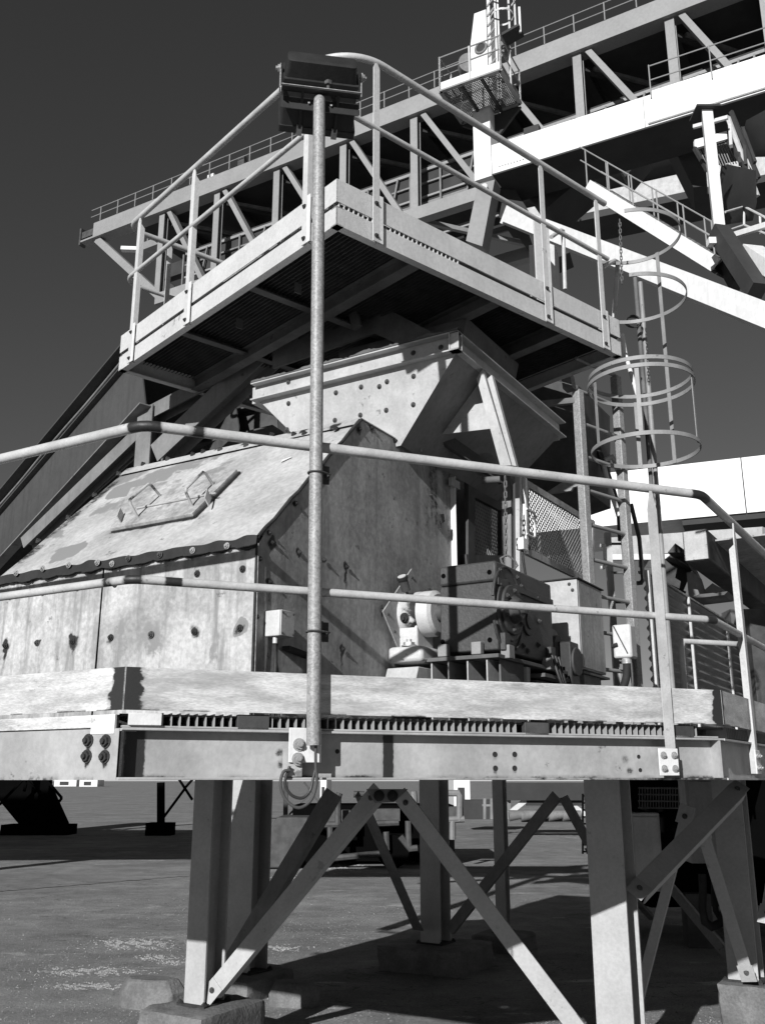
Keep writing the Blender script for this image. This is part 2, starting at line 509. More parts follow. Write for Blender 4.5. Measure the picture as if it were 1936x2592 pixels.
# under edge shade beam (second beam set back below deck)
def clipdeck(p, d, ins=.13):
    t0, t1 = -99, 99; n = len(deckpoly)
    for i in range(n):
        a, b = deckpoly[i], deckpoly[(i + 1) % n]; ed_ = (b - a).normalized(); nn = V((-ed_.y, ed_.x, 0))
        if nn.dot(ctr - a) < 0: nn = -nn
        num = (p - a).dot(nn) - ins; den = d.dot(nn)
        if abs(den) < 1e-6: continue
        t = -num / den
        if den > 0: t0 = max(t0, t)
        else: t1 = min(t1, t)
    return p + d * t0, p + d * t1
for off in (1.2, 2.3, 3.3):
    p_, q_ = clipdeck(A + dr(31) * off, -uL); m = MB(); m.prof(p_ + Z * 1.69, q_ + Z * 1.69, Hs(.1, .17, .006, .009)); m.build('deck_beam', 'frame_paint', P)
for off in (-1.2, .1, 1.1, 2.2):
    p_, q_ = clipdeck(A + dr(121) * off + dr(31) * 2, dr(31)); m = MB(); m.prof(p_ + Z * 1.705, q_ + Z * 1.705, Hs(.08, .12, .006, .008)); m.build('joist', 'frame_paint', P)
# left beam: flat channel back outwards
m = MB(); m.grid(A + uL * LL + Z * (ZB0), -uL * (LL - .012), Z * (ZB1 - ZB0 - .004), 200, 20)
lbolts = [q5(385, 250), q5(460, 253), q5(378, 318), q5(455, 320)]
lb = [Wn(x, y, A, nL) for x, y in lbolts]
def ls(p):
    s = 0
    for b in lb:
        d = (p - b); s = max(s, .8 * (1 - sstep(.008, .02, math.hypot(d.dot(uL), d.z if d.z > 0 else d.z * .35))))
    if (p - A).length > .3: s = max(s, .4 * (1 - sstep(ZB0, ZB0 + .03, p.z)) * (mnoise.noise(V((p.x * 8, 1, 0))) > .1))
    return s
m.stainall(ls)
m.build('beam_web', 'beam_paint', P)
m = MB(); m.box(A - nL * .002 + Z * ZB0, uL * LL, -nL * .07, Z * .009); m.build('beam_flange', 'beam_paint', P)
m = MB(); m.box(A - nL * .002 + Z * (ZB1 - .012), uL * LL, -nL * .07, Z * .009); m.build('beam_flange', 'beam_paint', P)
m = MB(); m.box(A + nL * .001 + uL * .14 + Z * (ZB1 + .001), uL * (LL - .14), -nL * .04, Z * .045); m.build('edge_strip', 'toe_paint', P, bevel=.002)
m = MB(); m.box(A + nL * .003 + uL * .035 + Z * (ZB1 - .022), uL * .115, -nL * .012, Z * .068); m.build('splice_plate', 'white_paint', P, bevel=.002)
m = MB(); m.box(A + e * .02 + en * .004 + Z * (ZB1 + .008), e * .115, -en * .02, Z * .042); m.build('splice_plate', 'white_paint', P, bevel=.002)
for b in lb: piece('bolt', B_rust, b + nL * .001, P, nL, random.random(), 1.5)
# right beam
m = MB(); m.prof(Bc + uR * .02 + Z * ((ZB0 + ZB1) / 2) - nR * .055, BR + Z * ((ZB0 + ZB1) / 2) - nR * .055, Hs(.11, ZB1 - ZB0, .006, .009)); m.build('side_beam', 'beam_paint', P)
# far beams of the platform
m = MB(); m.prof(AL + Z * 1.69, BLK + Z * 1.69, Hs(.1, .18, .006, .009)); m.build('side_beam', 'frame_paint', P)
m = MB(); m.prof(BLK + Z * 1.69, BRK + Z * 1.69, Hs(.1, .18, .006, .009)); m.build('rear_beam', 'frame_paint', P)
# grating comb along the front edge
m = MB(); m.box(fp(0, -.012, ZG0 - .006), e * (FL - .02), -en * .035, Z * .006); m.build('comb_ledge', 'beam_paint', P)
cm = MB(); cm.box(V((0, 0, 0)), V((.005, 0, 0)), V((0, .09, 0)), V((0, 0, ZG1 - ZG0)))
cme = cm.mesh('comb_bar', 'beam_paint')
ang = math.atan2(e.y, e.x)
t = .14
blocks = [ft(*q5(1030, 170))[0], ft(*q5(1168, 170))[0], ft(*q6(622, 215))[0], ft(*q6(725, 215))[0], ft(*q6(1270, 240))[0], ft(*q6(1355, 240))[0]]
while t < FL - .1:
    if not any(blocks[k] - .01 < t < blocks[k + 1] + .002 for k in (0, 2, 4)):
        o = bpy.data.objects.new('grating_bar', cme); C.objects.link(o); o.parent = P
        o.location = fp(t, -.026, ZG0) - root(P); o.rotation_euler = (0, 0, ang)
    t += .031
for k in (0, 2, 4):
    m = MB(); m.box(fp(blocks[k], -.012, ZG0 - .012), e * (blocks[k + 1] - blocks[k]), -en * .03, Z * (ZG1 - ZG0 + .012)); m.build('cover_plate', 'dark_steel', P, bevel=.002)
m = MB(); m.box(fp(0, -.11, ZG0 - .004), e * (FL - .02), -en * .004, Z * (ZG1 - ZG0 + .004)); m.build('banding_bar', 'rust', P)
m = MB()
k = .12
while k < 3.4:
    a_, b_ = Bc + uR * k - nR * .015, Bc + uR * k - nR * .1
    m.box(a_ + Z * ZG0, uR * .006, -nR * .09, Z * (ZG1 - ZG0)); k += .0345
m.build('grating_edge', 'frame_paint', P, kind='stuff')
# toe boards
rust_t = ft(*cd(800, 1400))[0]
def toe_stain(a, b):
    return 0
def toe(p0, d, L, n, name, stains):
    m = MB()
    h = ZT1 - ZT0
    ln = lambda a, b: max([1.0 * (1 - sstep(hw * .72, hw * 1.25, abs(a - c) + .022 * mnoise.noise(V((a * 14, b * 26, c))) + .01 * mnoise.noise(V((a * 50, b * 60, c))))) for c, hw in stains] + [.55 * (1 - sstep(.0, .012, b)) * (mnoise.noise(V((a * 6, 7, 0))) > .05)])
    pe = lambda a, b: .62 * sstep(.05, .4, mnoise.noise(V((a * 1.6, b * 6, 4.2))))
    m.grid(p0 + Z * ZT0, d * L, Z * h, int(L / .01), 16, ln, pe)
    m.box(p0 - n * .006 + Z * ZT0, d * L, n * .0055, Z * h)
    return m.build(name, 'toe_paint', P)
toe(A + nL * .006 + uL * LL, -uL, LL - .001, nL, 'toe_board', [(LL - .0, .055)])
toe(A + en * .006, e, FL, en, 'toe_board', [(.0, .062), (FL, .045)])
toe(Bc + nR * .006, uR, LR, nR, 'toe_board', [(0, .03)])

# ---------------- lower guard rail
G = thing('guard_rail', A, 'weathered two-rail pipe handrail around the low platform with rusty bands at its bends', 'handrail')
def rail_stain(bands):
    def f(p):
        return max([1 - sstep(hw * .8, hw * 1.15, (p - c).length) for c, hw in bands] + [0])
    return f
def rail(z, r, bends, name, out=0.0):
    pa, pb = A + Z * z, Bc + Z * z
    k = .045
    pts = [pa + uL * (LL - .03)]
    n = 60
    pts += [pa + uL * (1.6 - 1.55 * i / n) for i in range(n + 1)]
    pts += [pa + uL * .02 + e * .004, pa + e * .02 + uL * .004]
    pts += [pa + e * (.05 + (FL - .1) * i / 90) for i in range(91)]
    pts += [pb - e * .02 + uR * .004, pb + uR * .02 - e * .004]
    pts += [pb + uR * (.05 + i * .1) for i in range(int((LR - .1) / .1))]
    m = MB(); m.tube(pts, r, 18); m.stainall(rail_stain(bends(z))); return m.build(name, 'rail_paint', G)
rail(ZR, .0215, lambda z: [(A + Z * z, .065), (A + uL * .19 + Z * z, .022), (A + e * .205 + Z * z, .028), (Bc + Z * z, .06)], 'top_rail')
rail(ZM, .0165, lambda z: [(A + Z * z, .045), (A + uL * .115 + Z * z, .022), (A + e * .15 + Z * z, .032), (Bc + Z * z, .04)], 'mid_rail')
def stanchion(p, d, n, zt, zb, wdt=.048):
    """angle post: wide leg faces outwards, pointed top under the rail"""
    m = MB()
    a = p - d * wdt / 2 + n * .006
    th = .006
    m.prism([a + Z * zb, a + d * wdt + Z * zb, a + d * wdt + Z * (zt - .09), a + d * wdt * .62 + Z * zt, a + d * wdt * .38 + Z * zt, a + Z * (zt - .09)], n * th)
    m.prism([a + d * (wdt - th) + Z * zb - n * .0005, a + d * (wdt - th) + Z * (zt - .1) - n * .0005, a + d * (wdt - th) - n * .034 + Z * (zt - .13), a + d * (wdt - th) - n * .034 + Z * zb], d * th)
    o = m.build('stanchion', 'rail_paint', G)
    b = MB(); hz = .112
    b.box(a - d * .045 + n * .0065 + Z * (zb - .002), d * (wdt + .05), n * .007, Z * hz)
    bo = b.build('base_plate', 'white_paint', o, bevel=.002)
    for i in (0, 1):
        for j in (0, 1):
            piece('bolt', B_light, a - d * .045 + d * (.022 + i * .055) + n * .0135 + Z * (zb + .026 + j * .055), o, n, random.random(), 1.0)
t1 = ft(1420, 1350)[0]
stanchion(fp(t1, .012, 0), e, en, ZR - .02, ZB0 + .02)
pr_ = Wn(1600, 1400, Bc, nR)
stanchion(V((pr_.x, pr_.y, 0)) + nR * .012, uR, nR, ZR - .02, ZB0 + .03, .05)
p2_ = V((pr_.x, pr_.y, 0)) + uR * 1.3
stanchion(p2_ + nR * .012, uR, nR, ZR - .02, ZB0 + .03, .05)
stanchion(A + uL * 1.75 + nL * .012, -uL, nL, ZR - .02, ZB0 + .03, .05)
for x, y in (): pass

# inner grab loop at the right
gl = thing('grab_loop', Wz(1488, 1500, 1.84), 'small bent pipe loop standing inside the rail beside the corrugated cover', 'handrail')
base = Wp(1470, 1385, Bc + V((-.25, .35, 0)), 69)
l0 = base; l1 = base + dr(72) * .34
m = MB(); m.tube([V((l0.x, l0.y, 1.84)), V((l0.x, l0.y, l0.z - .03)), l0 + dr(72) * .01, l1 + V((0, 0, 0)), l1 + dr(45) * .06 - Z * .03, l1 + dr(40) * .09 - Z * .12, V((l1.x + .06, l1.y + .06, 1.84))], .014, 12)
m.build('pipe', 'rail_paint', gl)

# ---------------- columns, footings and braces under the platform
def rough_box(m, o, a, b, c, n, amp):
    ctr_ = o + (a + b + c) / 2; rr = min(a.length, b.length, c.length) * .5
    for (p, u, v) in ((o, b, a), (o + c, a, b), (o, a, c), (o + b, c, a), (o, c, b), (o + a, b, c)):
        vs = []
        for j in range(n + 1):
            for i in range(n + 1):
                q = p + u * (i / n) + v * (j / n); r = q - ctr_
                # round off corners: pull in where two or more coordinates are near the faces
                la, lb_, lc = abs(r.dot(a)) / (a.length ** 2) * 2, abs(r.dot(b)) / (b.length ** 2) * 2, abs(r.dot(c)) / (c.length ** 2) * 2
                k = sorted((la, lb_, lc))[1]
                q = ctr_ + r * (1 - .035 * sstep(.86, 1, k) * (1.2 + 1.6 * mnoise.noise(q * 9))) + r.normalized() * amp * (mnoise.noise(q * 6) * .6 + mnoise.noise(q * 22) * .5)
                vs.append(q)
        m.add(vs, [(j * (n + 1) + i, j * (n + 1) + i + 1, (j + 1) * (n + 1) + i + 1, (j + 1) * (n + 1) + i) for j in range(n) for i in range(n)])
def footing(c, w1, w2, zt, label, rot=31):
    d1, d2 = dr(rot), dr(rot - 90)
    m = MB(); o = V((c.x, c.y, 0)) - d1 * w1 / 2 - d2 * w2 / 2
    rough_box(m, o - Z * .1, d1 * w1, d2 * w2, Z * (zt + .1), 14, .016)
    ob = m.build('concrete_footing', 'concrete', loc=V((c.x, c.y, 0)))
    return tag(ob, label, 'footing', 'concrete footings under the columns')
def column(c, zt, z0, label, sz=.2, dep=.2, rot=31, mt='column_paint'):
    o = thing('steel_column', V((c.x, c.y, z0)), label, 'column', 'steel columns under the platform')
    m = MB(); m.prof(V((c.x, c.y, z0 + .012)), V((c.x, c.y, zt)), Hs(sz, dep, .009, .014), dr(rot))
    m.stainall(lambda p: .0)
    m.build('shaft', mt, o)
    m = MB(); m.cbox(V((c.x, c.y, z0 + .006)), dr(rot) * (dep + .06), dr(rot - 90) * (sz + .06), Z * .012); m.build('base_plate', 'rust', o)
    for i in (-1, 1):
        for j in (-1, 1):
            piece('bolt', B_rust, V((c.x, c.y, z0 + .012)) + dr(rot) * i * (dep / 2 + .015) + dr(rot - 90) * j * (sz / 2 + .015), o, Z, 0, 1.3)
    return o
zf = .3
c1p = Wz(417, 2174, zf) + dr(31) * .1
c2p = W(1330, 2250, 5.55) + dr(31) * .1
c5p = Wz(1605, 2122, .28) + dr(31) * .1
c6p = Wz(515, 2102, .16) + dr(31) * .1
c3p = Wz(930, 2040, .2) + dr(31) * .1
c4p = Wz(1081, 2005, .2) + dr(31) * .07
column(c1p, 1.6, zf, 'left front column, pale at its foot, on the block nearest the bottom left corner', .155, .19)
column(c2p, 1.6, .14, 'widest column, brightly sunlit over its lower half, at the right of the bottom')
column(c5p, 1.6, .28, 'column at the right edge standing on the sunlit concrete block')
column(c6p, 1.6, .16, 'dark thick column directly behind the left front column', .23, .23)
column(c3p, 1.6, .2, 'shaded column in the middle behind the crossing braces', .2, .2)
column(c4p, 1.6, .15, 'thin shaded column seen between the middle column and the right one', .11, .11)
footing(c1p, .62, .5, zf, 'square concrete block under the left front column')
footing(c2p, .6, .6, .14, 'low concrete block under the brightly lit right column')
footing(c5p + dr(31) * .0 + dr(121) * .08, .46, .46, .28, 'sunlit concrete block in the bottom right corner')
footing(c6p, .6, .5, .16, 'low concrete block in shade behind the left front column')
footing(c3p, .75, .8, .2, 'shaded concrete block under the middle column')
footing(c4p, .5, .5, .15, 'small shaded block under the thin column')
def rubble(px, py, sx, sy, sz, label, seed):
    c = Wz(px, py, 0.)
    m = MB(); rnd = random.Random(seed)
    n = 7
    ring = [(math.cos(2 * math.pi * i / n + .3) * sx * rnd.uniform(.85, 1.1), math.sin(2 * math.pi * i / n + .3) * sy * rnd.uniform(.85, 1.1)) for i in range(n)]
    vs = []
    for k, (zz, s) in enumerate(((-.03, 1), (sz * .55, 1.04), (sz, .78))):
        vs += [c + dr(20) * a * s + dr(110) * b * s + Z * (zz + rnd.uniform(-.01, .01)) for a, b in ring]
    fs = [tuple(range(2 * n, 3 * n))] + [(k * n + i, k * n + (i + 1) % n, (k + 1) * n + (i + 1) % n, (k + 1) * n + i) for k in (0, 1) for i in range(n)]
    m.add(vs, fs)
    tag(m.build('concrete_block', 'concrete', loc=c, bevel=.015), label, 'block')
rubble(*q5(650, 1400), .16, .28, .19, 'rough loose concrete lump behind the left front footing', 3)
rubble(*q5(1262, 1392), .13, .2, .16, 'chipped loose concrete lump half in shade, right of the left front footing', 5)
rubble(*q5(1090, 1270), .13, .32, .1, 'flat dark slab at the foot of the dark rear column', 8)

def brace(p0, p1, label, sz=.09, mt='frame_paint', up=None, lit=False):
    o = thing('diagonal_brace', p0, label, 'brace', 'diagonal braces between the columns')
    m = MB(); d = (p1 - p0).normalized()
    m.prof(p0 + d * .03, p1 - d * .03, [(x - sz / 2, y) for x, y in Ls(sz, sz * .6, .008)], up or dr(31))
    m.build('angle_bar', mt, o)
    for p, s in ((p0, 1), (p1, -1)):
        if mt != 'column_paint': continue
        b = MB(); b.cbox(p + d * s * .03, d * .12, d.cross(dr(31)).normalized() * .1, dr(31) * .008); b.build('gusset', mt, o)
        piece('bolt', B_dark, p + d * s * .04 - dr(31) * .006, o, -dr(31), 0, 1.1)
    return o
apex = Wp(840, 1712, c1p.lerp(c2p, .5), 101.0)
f1 = c1p + V((.1, -.12, 0)); f1 = Wz(450, 2150, .36)
brace(f1, apex + V((-.08, 0, 0)), 'brace rising right from the left front column to the front gusset, its foot in sun', .1, 'column_paint')
f2 = Wp(1255, 2235, c2p, 101.)
brace(Wp(868, 1722, c1p.lerp(c2p, .5), 101.), f2, 'brace falling right from the front gusset, its lower end sunlit', .1, 'column_paint')
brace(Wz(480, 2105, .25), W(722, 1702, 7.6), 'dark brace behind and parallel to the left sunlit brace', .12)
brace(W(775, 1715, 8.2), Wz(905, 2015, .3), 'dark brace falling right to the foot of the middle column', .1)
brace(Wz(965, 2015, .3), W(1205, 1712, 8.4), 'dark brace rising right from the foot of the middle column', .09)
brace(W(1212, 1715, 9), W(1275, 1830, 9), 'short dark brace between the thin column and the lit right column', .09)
brace(c2p + V((.1, -.1, 1.02 - c2p.z)), W(1598, 1698, 6.3), 'wide brace bolted halfway up the sunlit column and rising right', .11, 'column_paint')
brace(W(1512, 1785, 6.6), Wz(1615, 2112, .34), 'brace falling right to the foot of the right edge column', .08, 'column_paint')
brace(Wz(1362, 2215, .14), W(1482, 1750, 6.5), 'thin brace rising right beside the sunlit column, lit near the ground', .06, 'column_paint')
brace(W(1655, 1985, 6.2), W(1700, 1700, 6.6), 'brace at the right edge beyond the last column', .08, 'column_paint')
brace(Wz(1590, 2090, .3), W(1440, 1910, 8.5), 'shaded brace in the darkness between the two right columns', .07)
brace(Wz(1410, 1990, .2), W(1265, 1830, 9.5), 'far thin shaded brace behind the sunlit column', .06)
gp = MB(); ga = apex
gp.prism([W(*c9(830, 95), 5.8), W(*c9(1100, 95), 5.8), W(*c9(1010, 180), 5.8), W(*c9(885, 185), 5.8)], V((0, .012, 0)))
go = tag(gp.build('gusset_plate', 'frame_paint', loc=W(*c9(960, 100), 5.8)), 'bolted plate under the beam where two front braces meet', 'gusset')
for x in (913, 1000): piece('bolt', B_rust, W(*c9(x, 138), 5.795), go, V((0, -1, 0)), 0, 2)
# electrical cabinets hanging in the shade below the platform
def cabinet(c, a, b, h, label, mt='cabinet_paint', nm='electrical_cabinet'):
    o = thing(nm, c, label, 'cabinet')
    m = MB(); m.box(c, a, b, Z * h); m.build('body', mt, o, bevel=.006)
    m = MB(); m.box(c - b.normalized() * .006 + a * .06 + Z * h * .05, a * .88, b.normalized() * .006, Z * h * .9); m.build('door', mt, o, bevel=.003)
    return o
cb_ = W(1372, 1925, 6.6)
cabinet(cb_, dr(100) * .18, dr(10) * .2, .48, 'tall narrow cabinet strapped in the shade behind the sunlit column')
cabinet(W(1492, 1865, 7.6), dr(95) * .32, dr(5) * .25, .62, 'wide grey cabinet hanging in the shade between the right columns')
hz = thing('hose_loop', W(1530, 1840, 7.3), 'black hose hanging in a loop in the shade below the right end', 'hose')
m = MB(); m.tube([W(x, y, 7.3) for x, y in [ca(1160, 780), ca(1165, 900), ca(1160, 1050), ca(1180, 1150), ca(1235, 1190), ca(1300, 1160), ca(1335, 1090), ca(1330, 1040)]], .028, 12); m.build('hose', 'rubber', hz)
hz2 = MB(); hz2.tube([W(x, y, 7.35) for x, y in [ca(1255, 800), ca(1255, 950), ca(1265, 1060), ca(1300, 1120)]], .022, 10); hz2.build('hose', 'rubber', hz)

# gravel lying on the yard near the footings
gm = MB(); rg = random.Random(4)
for i in range(26000):
    y = 5.6 + 9 * rg.random() ** 1.8; x = rg.uniform(-.46, .46) * y
    if mnoise.noise(V((x * .8, y * .8, 1))) + rg.uniform(-.5, .5) < -.12: continue
    r = rg.uniform(.003, .0085) * (1 + .6 * (rg.random() < .05)); h = r * rg.uniform(.5, .9); t = rg.random() * 6
    p = V((x, y, 0)); n0 = len(gm.v)
    gm.v += [(x + math.cos(t + k * 2.1) * r, y + math.sin(t + k * 2.1) * r, 0.) for k in range(3)] + [(x + rg.uniform(-.3, .3) * r, y + rg.uniform(-.3, .3) * r, h)]
    gm.f += [(n0, n0 + 1, n0 + 3), (n0 + 1, n0 + 2, n0 + 3), (n0 + 2, n0, n0 + 3)]
for i in range(9000):
    y = rg.uniform(5.6, 7.4); x = rg.uniform(-.46, .46) * y
    if mnoise.noise(V((x * 1.5, y * 1.5, 7))) < -.15 + (y - 6.4) * .5: continue
    r = rg.uniform(.004, .010); h = r * rg.uniform(.5, .9); t = rg.random() * 6; n0 = len(gm.v)
    gm.v += [(x + math.cos(t + k * 2.1) * r, y + math.sin(t + k * 2.1) * r, 0.) for k in range(3)] + [(x, y, h)]
    gm.f += [(n0, n0 + 1, n0 + 3), (n0 + 1, n0 + 2, n0 + 3), (n0 + 2, n0, n0 + 3)]
pg = MB()
def g3(x, y): return (x * .6274, 1706.7 + y * .6274)
for (cx_, cy_, w_, h_, n_) in ((470, 530, 105, 14, 1500), (540, 578, 50, 7, 500), (310, 625, 130, 12, 1500), (320, 676, 120, 9, 1200), (600, 595, 35, 6, 300), (1130, 265, 110, 14, 900), (1000, 300, 60, 5, 300), (960, 545, 70, 8, 500), (1190, 165, 120, 8, 500)):
    a_, b_ = Wz(*g3(cx_ - w_, cy_), 0), Wz(*g3(cx_ + w_, cy_), 0); c_, d_2 = Wz(*g3(cx_, cy_ - h_), 0), Wz(*g3(cx_, cy_ + h_), 0); ce = Wz(*g3(cx_, cy_), 0)
    for i in range(n_):
        u_, v_ = rg.gauss(0, .62), rg.gauss(0, .62)
        if mnoise.noise(V((u_ * 4 + cx_, v_ * 1.5, 2))) < -.05: continue
        p = ce + (b_ - a_) * .5 * u_ + (c_ - d_2) * .5 * (v_ + .25 * mnoise.noise(V((u_ * 3 + cy_, 0, 0)))); r = rg.uniform(.004, .010) * (p.y / 9); t = rg.random() * 6; n0 = len(pg.v)
        pg.v += [(p.x + math.cos(t + k * 2.1) * r * 1.3, p.y + math.sin(t + k * 2.1) * r * 1.3, 0.) for k in range(3)] + [(p.x, p.y, r * .7)]
        pg.f += [(n0, n0 + 1, n0 + 3), (n0 + 1, n0 + 2, n0 + 3), (n0 + 2, n0, n0 + 3)]
tag(pg.build('pale_gravel', 'pale_gravel'), 'pale gravel washed into thin streaks on the yard left of the footings', 'gravel', kind='stuff')
ck_ = MB(); pts = []
for i in range(60):
    f_ = i / 59; p = Wz(-40 + 450 * f_, 1929 - 37 * f_ + 2.5 * mnoise.noise(V((f_ * 22, 0, 0))), .004); pts.append(p)
ck_.strip(pts, V((0, .05, 0)), V((0, 0, .001))); ck_.build('ground_crack', 'rust', kind='structure')
tag(gm.build('gravel', 'gravel_stone'), 'fine loose gravel scattered over the yard around the footings', 'gravel', kind='stuff')

# ================================================================== LAMP POLE AND FLOODLIGHT
pb = Wn(677, 1610, A + en * .05, en); ptp = Wn(690, 222, A + en * .05, en)
L_ = thing('lamp_pole', pb, 'tall galvanised pipe standing in front of the handrail and carrying a floodlight', 'pole')
m = MB()
prf = [pb.lerp(ptp, k / 40) for k in range(41)]
m.tube(prf, .0265, 24); m.build('pipe', 'galvanised', L_)
m = MB(); m.tube([ptp - Z * .004, ptp + Z * .02, ptp + Z * .036], [.0268, .024, .012], 24); m.build('rounded_cap', 'galvanised', L_)
for yy in (1022, 1365):
    t_, z_ = ft(684, yy, .05)
    c = pb.lerp(ptp, (z_ - pb.z) / (ptp.z - pb.z))
    k = MB(); k.tube([c + (e * math.cos(a_) + en * math.sin(a_)) * .031 for a_ in [2 * math.pi * i / 20 for i in range(20)]], .004, 8, closed=True)
    k.tube([c - e * .0 + en * .031, c + e * .03 + en * .02, c + e * .06 - en * .0], .004, 8)
    co_ = k.build('u_bolt', 'dark_bolt', L_)
    k = MB(); k.box(c + e * .03 - en * .034 + Z * -.032, e * .035, en * .006, Z * .075); k.box(c + e * .03 - en * .034 - Z * .032, e * .006, en * .03, Z * .075)
    k.build('clamp_plate', 'dark_steel', L_)
    piece('bolt', B_dark, c + e * .052 - en * .028, L_, en, 0, .9)
bp_t, bp_z = ft(652, 1622, .03)
m = MB(); m.box(fp(bp_t - .045, .008, ZB0 + .062), e * .125, en * .008, Z * .125); bpo = m.build('bracket_plate', 'white_paint', L_, bevel=.002)
for x, y in (q5(1292, 268), q5(1287, 330)):
    a_, b_ = ft(x, y, .016); piece('bolt', B_light, fp(a_, .016, b_), bpo, en, .3, 1.5)
m = MB(); m.box(fp(bp_t - .05, -.05, ZB0 + .012), e * .06, en * .055, Z * .1); m.build('stub_cleat', 'beam_paint', L_)
# cable loop under the pole
cl = thing('cable_loop', pb, 'grey cable coiled once below the foot of the lamp pole', 'cable')
pts = [(682, 1605), (682, 1650), (684, 1690), (672, 1728), (645, 1745), (618, 1728), (606, 1697), (612, 1668), (626, 1664)]
def smooth(pts, n=6):
    out = []
    P_ = [V(p) for p in pts]
    for i in range(len(P_) - 1):
        p0, p1, p2, p3 = P_[max(i - 1, 0)], P_[i], P_[i + 1], P_[min(i + 2, len(P_) - 1)]
        for k in range(n):
            t = k / n
            out.append(.5 * ((2 * p1) + (p2 - p0) * t + (2 * p0 - 5 * p1 + 4 * p2 - p3) * t * t + (3 * p1 - 3 * p2 + p3 - p0) * t ** 3))
    return out + [P_[-1]]
m = MB(); m.tube(smooth([Wn(x, y, A + en * (.05 - .012 * i / 4), en) for i, (x, y) in enumerate(pts)]), .0058, 10); m.build('cable', 'dark_steel', cl)
pts = [(626, 1655), (616, 1690), (628, 1716), (652, 1724), (670, 1708), (677, 1680), (683, 1655)]
m = MB(); m.tube(smooth([Wn(x, y, A + en * .02, en) for x, y in pts]), .0055, 10); m.build('cable', 'cable_black', cl)
# floodlight: rear shell towards the viewer, lamp aimed away
F = thing('floodlight', ptp + Z * .03, 'black floodlight on a yoke at the top of the galvanised pole', 'floodlight')
f1_, f2_ = dr(80), dr(-10)
fo = ptp + Z * .03 + f2_ * .0
def FP(a, b, c): return fo + f1_ * a + f2_ * b + Z * c
hw = .165
m = MB(); m.cbox(FP(.005, -.02, .012), f1_ * (2 * hw + .02), f2_ * .035, Z * .006); m.box(FP(-hw - .005, .028, -.052), f1_ * (2 * hw + .02), f2_ * .004, Z * .061); m.build('cross_bar', 'lamp_black', F)
m = MB(); m.box(FP(-hw - .006, -.04, .0155), f1_ * (2 * hw + .022), f2_ * .042, Z * .003); m.build('bar_top', 'light_bolt', F)
for s in (-1, 1):
    m = MB(); m.box(FP(s * (hw + .012) - .003 + (.006 if s > 0 else 0), -.035, -.0), f1_ * .005, f2_ * .032, Z * .125); yo = m.build('yoke_arm', 'galvanised', F)
    piece('bolt', B_light, FP(s * (hw + .016) + .004, -.02, .11), F, f1_ * s, 0, 1.4)
# rear shell: tapered rounded box, tilted
til = rad(20)
def FT(a, b, c):           # lamp-head coordinates: b = aim direction, c = up of head
    return FP(a, -.01 + b * math.cos(til) + c * math.sin(til), .115 - b * math.sin(til) + c * math.cos(til))
def head(sections, name, mt, bev=.006):
    m = MB(); vs = []; n = 0
    for (b, w2, c0, c1_, rr) in sections:
        ring = []
        for (sx, cc, a0) in ((1, c1_, 0), (-1, c1_, 90), (-1, c0, 180), (1, c0, 270)):
            for k in range(4):
                a = rad(a0 + 30 * k)
                ring.append(FT(sx * (w2 - rr) + rr * math.cos(a) + .003, b, (cc - rr if cc == c1_ else cc + rr) + rr * math.sin(a)))
        n = len(ring); vs += ring
    fs = [tuple(range(n)), tuple(range(len(vs) - n, len(vs)))[::-1]]
    for i in range(len(sections) - 1):
        for j in range(n): fs.append((i * n + j, (i + 1) * n + j, (i + 1) * n + (j + 1) % n, i * n + (j + 1) % n))
    m.add(vs, fs); return m.build(name, mt, F)
head([(-.075, hw - .03, -.035, .022, .018), (-.07, hw - .012, -.045, .034, .02), (-.02, hw - .006, -.055, .044, .02), (.0, hw - .004, -.058, .047, .012)], 'rear_shell', 'lamp_black')
head([(.0, hw + .004, -.072, .058, .01), (.014, hw + .006, -.074, .06, .01)], 'flange', 'lamp_black')
head([(.015, hw, -.07, .055, .01), (.19, hw + .002, -.125, .06, .012)], 'reflector_housing', 'lamp_black')
head([(.19, hw + .01, -.132, .065, .01), (.222, hw + .01, -.132, .065, .01)], 'front_frame', 'lamp_black')
for a in (-.09, .07):
    m = MB(); m.box(FT(a, .18, -.14), f1_ * .026, (FT(0, 1, 0) - FT(0, 0, 0)) * .05, (FT(0, 0, 1) - FT(0, 0, 0)) * .012); m.build('latch', 'light_bolt', F, bevel=.002)
    m = MB(); m.box(FT(a + .008, .03, -.1), f1_ * .012, (FT(0, .16, -.045) - FT(0, 0, 0)), (FT(0, 0, 1) - FT(0, 0, 0)) * .006); m.build('latch_strap', 'lamp_black', F)
for a in (-.06, .08): piece('bolt', B_dark, FT(a, -.0, .05), F, FT(0, 0, 1) - FT(0, 0, 0), 0, .8)
m = MB(); m.cyl(FP(.035, -.025, .01), FP(.035, -.025, .05), .008, 12); m.tube([FP(.035, -.025, .045), FP(.035, -.025, .065)], .019, 6); m.build('clamp_screw', 'dark_bolt', F)
for a in (-.045, .055): m = MB(); m.cyl(FP(a, .028, -.02), FP(a, .018, -.02), .005, 10); m.build('bolt', 'light_bolt', F)

